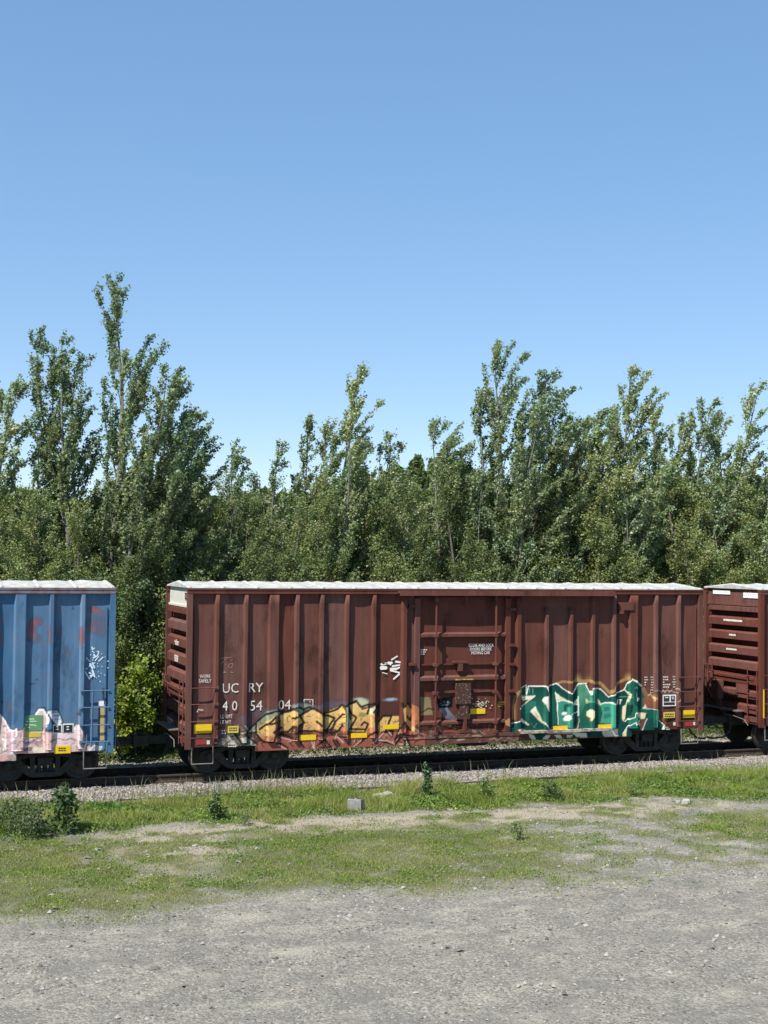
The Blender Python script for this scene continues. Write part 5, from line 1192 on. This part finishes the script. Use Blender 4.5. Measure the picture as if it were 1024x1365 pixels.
HERO = [  # u_top, v_top, u_base, y, R, stems, extra, label
    (8, 512, 4, 10.5, 1.9, 2, dict(bushy=1.25), 'pale poplar rising over the blue boxcar at the edge of the view'),
    (163, 368, 138, 9.6, 2.3, 5, dict(fan=.62, prim=2.7, top=.45, lpm=64, wind=.3), 'tallest poplar, many stemmed, standing behind the gap after the blue boxcar'),
    (212, 503, 203, 9.0, 2.0, 3, dict(), 'bushy poplar beside the tallest tree, over the white end of the brown boxcar'),
    (313, 598, 309, 12.0, 1.3, 1, dict(), 'small spire topped poplar over the wide left post of the brown boxcar'),
    (364, 588, 372, 11.5, .8, 1, dict(lpm=60), 'thin young poplar shoot left of the open topped poplar'),
    (404, 556, 410, 11.4, 1.1, 1, dict(), 'slender poplar touching the open topped poplar on its left'),
    (460, 488, 442, 11.0, 1.7, 3, dict(fan=.8), 'open topped poplar with bare pale stems, tallest over the middle left of the brown boxcar'),
    (520, 582, 492, 10.6, 1.3, 2, dict(lpm=60), 'sparse poplar leaning away from the open topped poplar'),
    (670, 461, 650, 10.0, 2.3, 4, dict(fan=.7), 'tall ragged poplar over the boxcar door with tips bent by wind'),
    (700, 540, 700, 10.6, 1.4, 2, dict(), 'poplar tucked against the ragged tall poplar on its right'),
    (738, 528, 722, 11.0, 1.3, 1, dict(), 'narrow dark poplar just right of the ragged tall poplar'),
    (772, 560, 765, 12.5, 1.6, 2, dict(), 'pale poplar between the narrow dark one and the round topped one'),
    (826, 492, 808, 10.5, 2.1, 4, dict(fan=.7), 'round topped poplar, highest over the green graffiti'),
    (880, 545, 862, 11.5, 1.7, 2, dict(), 'wind bent poplar just right of the round topped poplar'),
    (946, 538, 918, 10.2, 2.0, 3, dict(fan=.6), 'broad poplar with swept tips over the end of the brown boxcar'),
    (996, 512, 958, 9.6, 1.5, 2, dict(lpm=60, fan=.9), 'leaning poplar with a pale bare stem over the gap before the plain brown boxcar'),
    (1032, 596, 985, 9.3, 1.6, 2, dict(lpm=60, up=.75, wind=.9), 'thin poplar with arching branches over the plain brown boxcar'),
    (44, 566, 38, 10.8, 1.6, 2, dict(), 'wind swept poplar just right of the edge of the view, over the blue boxcar'),
    (84, 446, 112, 9.9, .62, 0, dict(lpm=58), 'second highest poplar, hugging the left flank of the tallest one'),
    (172, 470, 156, 9.2, 1.4, 2, dict(fan=.5, lpm=60), 'poplar hugging the right flank of the tallest one'),
    (246, 548, 232, 9.6, 1.8, 3, dict(), 'poplar just right of the bushy one, over the white end of the brown boxcar'),
    (612, 585, 612, 10.9, 1.9, 3, dict(), 'poplar on the left flank of the ragged tall poplar'),
    (640, 520, 634, 10.3, 1.6, 2, dict(), 'upright poplar directly left of the ragged tall poplar'),
    (716, 500, 690, 9.8, 1.9, 3, dict(), 'poplar with swept tips directly right of the ragged tall poplar'),
    (795, 545, 785, 10.2, 2.0, 3, dict(), 'full poplar directly left of the round topped poplar'),
    (848, 535, 838, 10.9, 2.0, 3, dict(), 'full poplar directly right of the round topped poplar'),
    (908, 560, 892, 10.4, 2.0, 3, dict(), 'poplar between the wind bent one and the broad one with swept tips'),
    (962, 560, 940, 10.8, 1.8, 3, dict(), 'poplar behind the leaning one with the pale bare stem'),
    (432, 565, 428, 10.7, 1.3, 1, dict(), 'poplar filling in left of the open topped poplar'),
]
for i, (ut, vt, ub, y, R, st, ex, lab) in enumerate(HERO):
    R *= 1.9; xb, g, H, dx = spot(ut, vt, ub, y); kw = dict(POP); kw.update(ex)
    plant('poplar_tree', grow(300 + i, H, R, st + 1, lean=(dx - .25, 0), **kw), (xb, y, g - .05), lab, 'tree', TG, 0)
BIR = dict(mat=M_birch, bark=M_bark2, leaf=.068, up=.85, wind=.3, lpm=74, prim=3.6, bushy=1.15, base=.04, top=.5, jit=.075, curl=.04, tw=8, tlr=(.14, .36), lk=.05)
SHR = dict(mat=M_shrub, bark=M_bark2, leaf=.075, up=.6, wind=.12, lpm=58, prim=8, bushy=1.15, base=.02, top=.42, jit=.12)
birch = [grow(500 + i, 9.0, 2.9 + .25 * (i % 3), 3, fan=.45, **BIR) for i in range(4)]
shrub = [grow(600 + i, 5.2, 2.0, 3, fan=.7, **SHR) for i in range(3)]
where = ['behind the blue boxcar at the edge of the view', 'behind the blue boxcar, left of its widest post', 'behind the right corner of the blue boxcar', 'seen through the gap after the blue boxcar', 'behind the lettered end of the brown boxcar',
         'behind the reporting marks of the brown boxcar', 'behind the yellow graffiti, left part', 'behind the yellow graffiti, middle part', 'behind the chalk hand mark', 'behind the left edge of the boxcar door', 'behind the boxcar door',
         'behind the right edge of the boxcar door', 'behind the start of the green graffiti', 'behind the middle of the green graffiti', 'behind the end of the green graffiti', 'behind the right corner of the brown boxcar', 'behind the gap before the plain brown boxcar', 'behind the plain brown boxcar']
us = [-10, 48, 105, 190, 262, 322, 385, 432, 492, 548, 600, 660, 705, 765, 835, 895, 955, 1015]
rr = random.Random(77)
for i, u in enumerate(us):
    v = [640, 655, 672, 640, 640, 665, 668, 640, 652, 645, 628, 690, 640, 612, 640, 610, 650, 655][i]; y = 8.2 + 1.6 * rr.random()
    xb, g, H, _ = spot(u, v, u, y); s = H / 9.0
    plant('birch_tree', birch[(i * 3 + i // 4) % 4], (xb, y, g - .05), 'dense olive birch growing ' + where[i], 'tree', TG, rr.uniform(0, 6.28), (s * rr.uniform(1.0, 1.2), s * rr.uniform(1.0, 1.2), s))
us2 = [-25, 70, 150, 240, 290, 345, 415, 470, 525, 575, 630, 690, 745, 800, 850, 910, 975, 1040]
for i, u in enumerate(us2):
    v = 648 + rr.uniform(-16, 22); y = 13.5 + 3 * rr.random(); xb, g, H, _ = spot(u, v, u, y); s = H / 9.0
    plant('birch_tree', birch[(i * 5 + 1) % 4], (xb, y, g - .05), 'rear row olive birch half hidden ' + where[i], 'tree', TG, rr.uniform(0, 6.28), (s * 1.2, s * 1.2, s))
SGR = 'shrubs along the far side of the track'
sw = [(-15, 790, 'under the trees at the edge of the view behind the blue boxcar'), (60, 775, 'behind the middle of the blue boxcar'), (128, 770, 'behind the corner of the blue boxcar'), (165, 772, 'filling the gap after the blue boxcar, on its left'), (212, 765, 'filling the gap beside the white end of the brown boxcar'),
      (262, 775, 'behind the first bay of the brown boxcar'), (400, 745, 'behind the middle of the yellow graffiti'), (520, 750, 'behind the chalk hand mark'), (640, 765, 'behind the boxcar door'), (740, 755, 'behind the start of the green graffiti'), (850, 750, 'behind the end of the green graffiti'), (940, 745, 'in the gap before the plain brown boxcar'), (1000, 760, 'behind the plain brown boxcar')]
for i, (u, v, lab) in enumerate(sw):
    y = 7.0 + .8 * rr.random(); xb, g, H, _ = spot(u, v, u, y); s = H / 5.2
    plant('shrub', shrub[i % 3], (xb, y, g - .05), 'dark leafy shrub ' + lab, 'shrub', SGR, rr.uniform(0, 6.28), (s * .9, s * .9, s), ('stem', 'foliage'))
# young bright maple in the gap
for u, v, y, R, lab in ((182, 893, 5.9, .95, 'bright yellow green young maple in the gap after the blue boxcar'), (160, 935, 5.6, .7, 'lower bright maple shoot against the corner of the blue boxcar')):
    xb, g, H, _ = spot(u, v, u, y)
    plant('maple_sapling', grow(800 + u, H, R, 3, fan=.8, mat=M_maple, bark=M_bark2, leaf=.12, up=.5, wind=.1, lpm=34, prim=9, bushy=1.2, base=.1, top=.35, jit=.08), (xb, y, g), lab, 'sapling', None, 0, (1, 1, 1), ('stem', 'foliage'))

# far woods beyond: one mass of crowns
cl = []
sky_line = ([-120, 20, 70, 150, 230, 280, 330, 380, 430, 470, 505, 530, 548, 570, 590, 615, 650, 700, 800, 860, 915, 955, 985, 1010, 1040, 1150], [652, 652, 662, 662, 660, 655, 655, 655, 648, 640, 628, 622, 616, 608, 612, 622, 636, 645, 645, 645, 640, 636, 632, 628, 626, 630])
for u in np.arange(-100, 1140, 17):
    for row in range(2):
        d = 135 + 20 * row + rr.uniform(-5, 5); v = np.interp(u, *sky_line) + rr.uniform(-3, 16) - 2 * row
        x, z = W(u + rr.uniform(-6, 6), v, d); cl.append((x, d, z, rr.uniform(2.2, 3.4)))
PT = []
for x, y, z, rad in cl:
    n = 520; th = RNG.uniform(0, 6.28, n); hh = RNG.uniform(0, 1, n) ** .7; prof_ = rad * np.sqrt(np.clip(1 - hh ** 2.2, 0, 1)) * RNG.uniform(.55, 1.08, n)
    PT.append(np.stack([x + np.cos(th) * prof_, y + np.sin(th) * prof_, -.3 + hh * (z + .3)], -1))
PT = np.concatenate(PT); V, Fc = leaf_cloud(PT, .1, np.full(len(PT), .80), .9, .25, True); b = RNG.uniform(.5, 1.1, len(PT))
tag(link('distant_woods', fast_mesh('distant_woods', V, Fc, M_shrub, color=np.repeat(np.stack([b, b, b * 1.1], -1), 3, 0))), 'far dark belt of woods showing above the nearer trees', None, None, 'stuff')

# ------------------------------------------------------------------ weeds that stand out
def weed(u, v, u2, vt, R, label, leaf=.09, n=150, colr=(.075, .125, .04), stems=3):
    x, y = G(u, v); g = float(gz(x, y)); d = math.hypot(x - CAM[0], y - CAM[1]); H = (v - vt) / F_PX * d * 1.02
    r = random.Random(int(u)); w = MB(); pts = []
    for s in range(stems):
        a = r.uniform(0, 6.28); tip = Vector((math.cos(a) * R * .5 * (s > 0), math.sin(a) * R * .5 * (s > 0), H * (1 if s == 0 else r.uniform(.6, .9))))
        pp = [Vector((0, 0, 0)).lerp(tip, q / 5) + Vector((r.uniform(-.02, .02), r.uniform(-.02, .02), 0)) for q in range(6)]; w.tube(pp, [.012 - .0016 * q for q in range(6)], 5)
        for k in range(n // stems):
            q = r.random() ** .8; p = Vector((0, 0, 0)).lerp(tip, q); a = r.uniform(0, 6.28); rad = R * (1 - q * .75) * r.uniform(.2, 1); pts.append((p.x + math.cos(a) * rad, p.y + math.sin(a) * rad, max(.03, p.z + r.uniform(-.05, .05))))
    V, Fc = leaf_cloud(np.array(pts), .1, np.full(len(pts), leaf), .5); c = np.clip(np.array([colr]) * RNG.uniform(.6, 1.5, (len(pts), 1)), 0, 1)
    e = empty('weed', (x, y, g)); tag(e, label, 'weed', 'weeds on the strip before the track')
    w.build('stem', M_grass_stem, e); link('leaves', fast_mesh('leaves', V, Fc, M_grass, color=np.repeat(c, 4, 0)), e)
M_grass_stem = simple('weed_stem', (.08, .11, .04), (.14, .15, .07), 20, .7)
weed(85, 1110, 85, 1046, .38, 'tall dark broadleaf weed standing before the blue boxcar', .14, 430, (.06, .105, .035), 5)
weed(18, 1112, 18, 1066, 1.0, 'wide weedy bush at the edge of the view below the blue boxcar', .075, 1500, (.085, .12, .05), 7)
weed(48, 1116, 48, 1082, .35, 'small dark weed bush beside the tall broadleaf weed', .075, 480, (.07, .10, .04), 5)
weed(290, 1092, 290, 1058, .30, 'broadleaf weed in the grass below the wheels of the lettered end', .10, 320)
weed(567, 1062, 567, 1018, .22, 'upright spiky weed rising before the ballast right of the concrete lump', .085, 420, (.07, .13, .05))
weed(650, 1068, 650, 1034, .30, 'yellow green weed clump below the boxcar door', .07, 420, (.10, .165, .04), 6)
weed(692, 1120, 692, 1097, .25, 'lone weed tuft on the bare dirt below the green graffiti', .06, 130, (.075, .12, .035), 5)
weed(735, 1066, 735, 1042, .35, 'dark low weed clump below the start of the green graffiti', .07, 480, (.06, .11, .035), 6)
weed(325, 1100, 325, 1078, .25, 'low weed at the edge of the tan dirt', .05, 140, (.09, .14, .04), 5)
weed(845, 1062, 845, 1040, .4, 'bright weed clump below the right truck of the brown boxcar', .06, 240, (.10, .17, .04), 7)

# ------------------------------------------------------------------ lumps of concrete and litter
M_conc = simple('weathered_concrete', (.17, .17, .165), (.27, .265, .25), 9, .9, .15, 0, .4)
M_concw = simple('whitened_concrete', (.24, .235, .22), (.36, .35, .32), 9, .9, .15, 0, .5)
def block_mesh(L, Wd, H, mat, jag, seed):
    r = random.Random(seed); m = MB(); nx = 6
    for k in range(nx):
        x0, x1 = -L / 2 + L * k / nx, -L / 2 + L * (k + 1) / nx
    P_ = []; F_ = []
    secs = [(-L / 2 + L * k / nx) for k in range(nx + 1)]; ring = [(-1, 0), (1, 0), (1, .93), (.93, 1), (-.93, 1), (-1, .93)]
    for x in secs:
        for a, b in ring: P_.append((x + r.uniform(-jag, jag), a * Wd / 2 + r.uniform(-jag, jag), b * H + r.uniform(-jag, jag) * (b > 0)))
    k = len(ring)
    for i in range(nx):
        for j in range(k): F_.append((i * k + j, i * k + (j + 1) % k, (i + 1) * k + (j + 1) % k, (i + 1) * k + j))
    F_.append(tuple(range(k))[::-1]); F_.append(tuple(range(nx * k, nx * k + k)))
    return m.add(P_, F_)
x, y = G(474, 1078); b1 = empty('concrete_block', (x, y, float(gz(x, y)) - .04)); b1.rotation_euler[2] = math.radians(-38); tag(b1, 'grey concrete block standing in the grass', 'block')
m = block_mesh(.34, .19, .30, M_conc, .004, 3); m.build('body', M_conc, b1)
for s in (-1, 1): MB().box(s * .095 - .06, s * .095 + .06, -.055, .055, .292, .3065).build('core_hole_shade', M_blk, b1)  # black slabs on the solid top stand for the shade inside the cores
x, y = G(513, 1063); b2 = empty('concrete_lump', (x, y, float(gz(x, y)) - .03)); b2.rotation_euler[2] = math.radians(12); b2.rotation_euler[1] = math.radians(-7); tag(b2, 'broken whitish concrete lump lying beyond the block', 'concrete lump')
block_mesh(.34, .26, .17, M_concw, .02, 9).build('body', M_concw, b2); q = block_mesh(.13, .2, .2, M_concw, .02, 19); o = q.build('broken_end', M_concw, b2); o.location = (-.235, -.02, 0)
for i, (u, v, s, lab) in enumerate(((494, 1077, .05, 'small pale stone by the concrete block'), (600, 1080, .07, 'pale stone on the tan dirt below the door'), (578, 1086, .05, 'small light stone on the dirt near the spiky weed'), (915, 1072, .12, 'flat whitish stone below the right corner of the brown boxcar'), (905, 1070, .06, 'small whitish stone beside the flat one'), (68, 1193, .04, 'white scrap lying in the lawn at the edge of the view'),
        (285, 1170, .03, 'yellowish scrap in the grass below the lettered end'), (358, 1290, .035, 'white chip on the grey gravel in front'), (260, 1128, .05, 'pale stone on bare tan dirt below the wheels'), (130, 1131, .05, 'light stone at the end of the lawn by the tall weed'), (590, 1190, .025, 'pale stone where the lawn meets the gravel'), (750, 1212, .04, 'flat grey stone on the gravel below the green graffiti'), (735, 1118, .05, 'grey stone near the lone weed tuft'))):
    x, y = G(u, v); m = block_mesh(s * 2.2, s * 1.4, s * .8, M_concw, s * .18, 40 + i); o = m.build('loose_stone', M_concw); o.location = (x, y, float(gz(x, y)) - .01); o.rotation_euler[2] = i * 1.3; tag(o, lab, 'stone', 'loose stones on the strip')

# ------------------------------------------------------------------ overhead wires
M_wire = simple('aluminium_wire', (.30, .31, .33), (.36, .37, .39), 5, .5, .4, .5)
for i, (u0, v0, u1, v1, lab) in enumerate(((700, 655, 1200, 507, 'highest thin overhead wire at the edge of the sky'), (700, 662, 1200, 524, 'second overhead wire from the top'), (700, 672, 1200, 556, 'third overhead wire from the top'), (700, 676, 1200, 566, 'lowest thin overhead wire above the woods'))):
    y0, y1 = 135., 120.; a = W(u0, v0, y0); b = W(u1, v1, y1); pts = []
    for k in range(25):
        q = k / 24; pts.append((a[0] + (b[0] - a[0]) * q, y0 + (y1 - y0) * q, a[1] + (b[1] - a[1]) * q - 1.6 * math.sin(math.pi * q)))
    tag(MB().tube(pts, .05, 5).build('overhead_wire', M_wire), lab, 'wire', 'overhead wires')
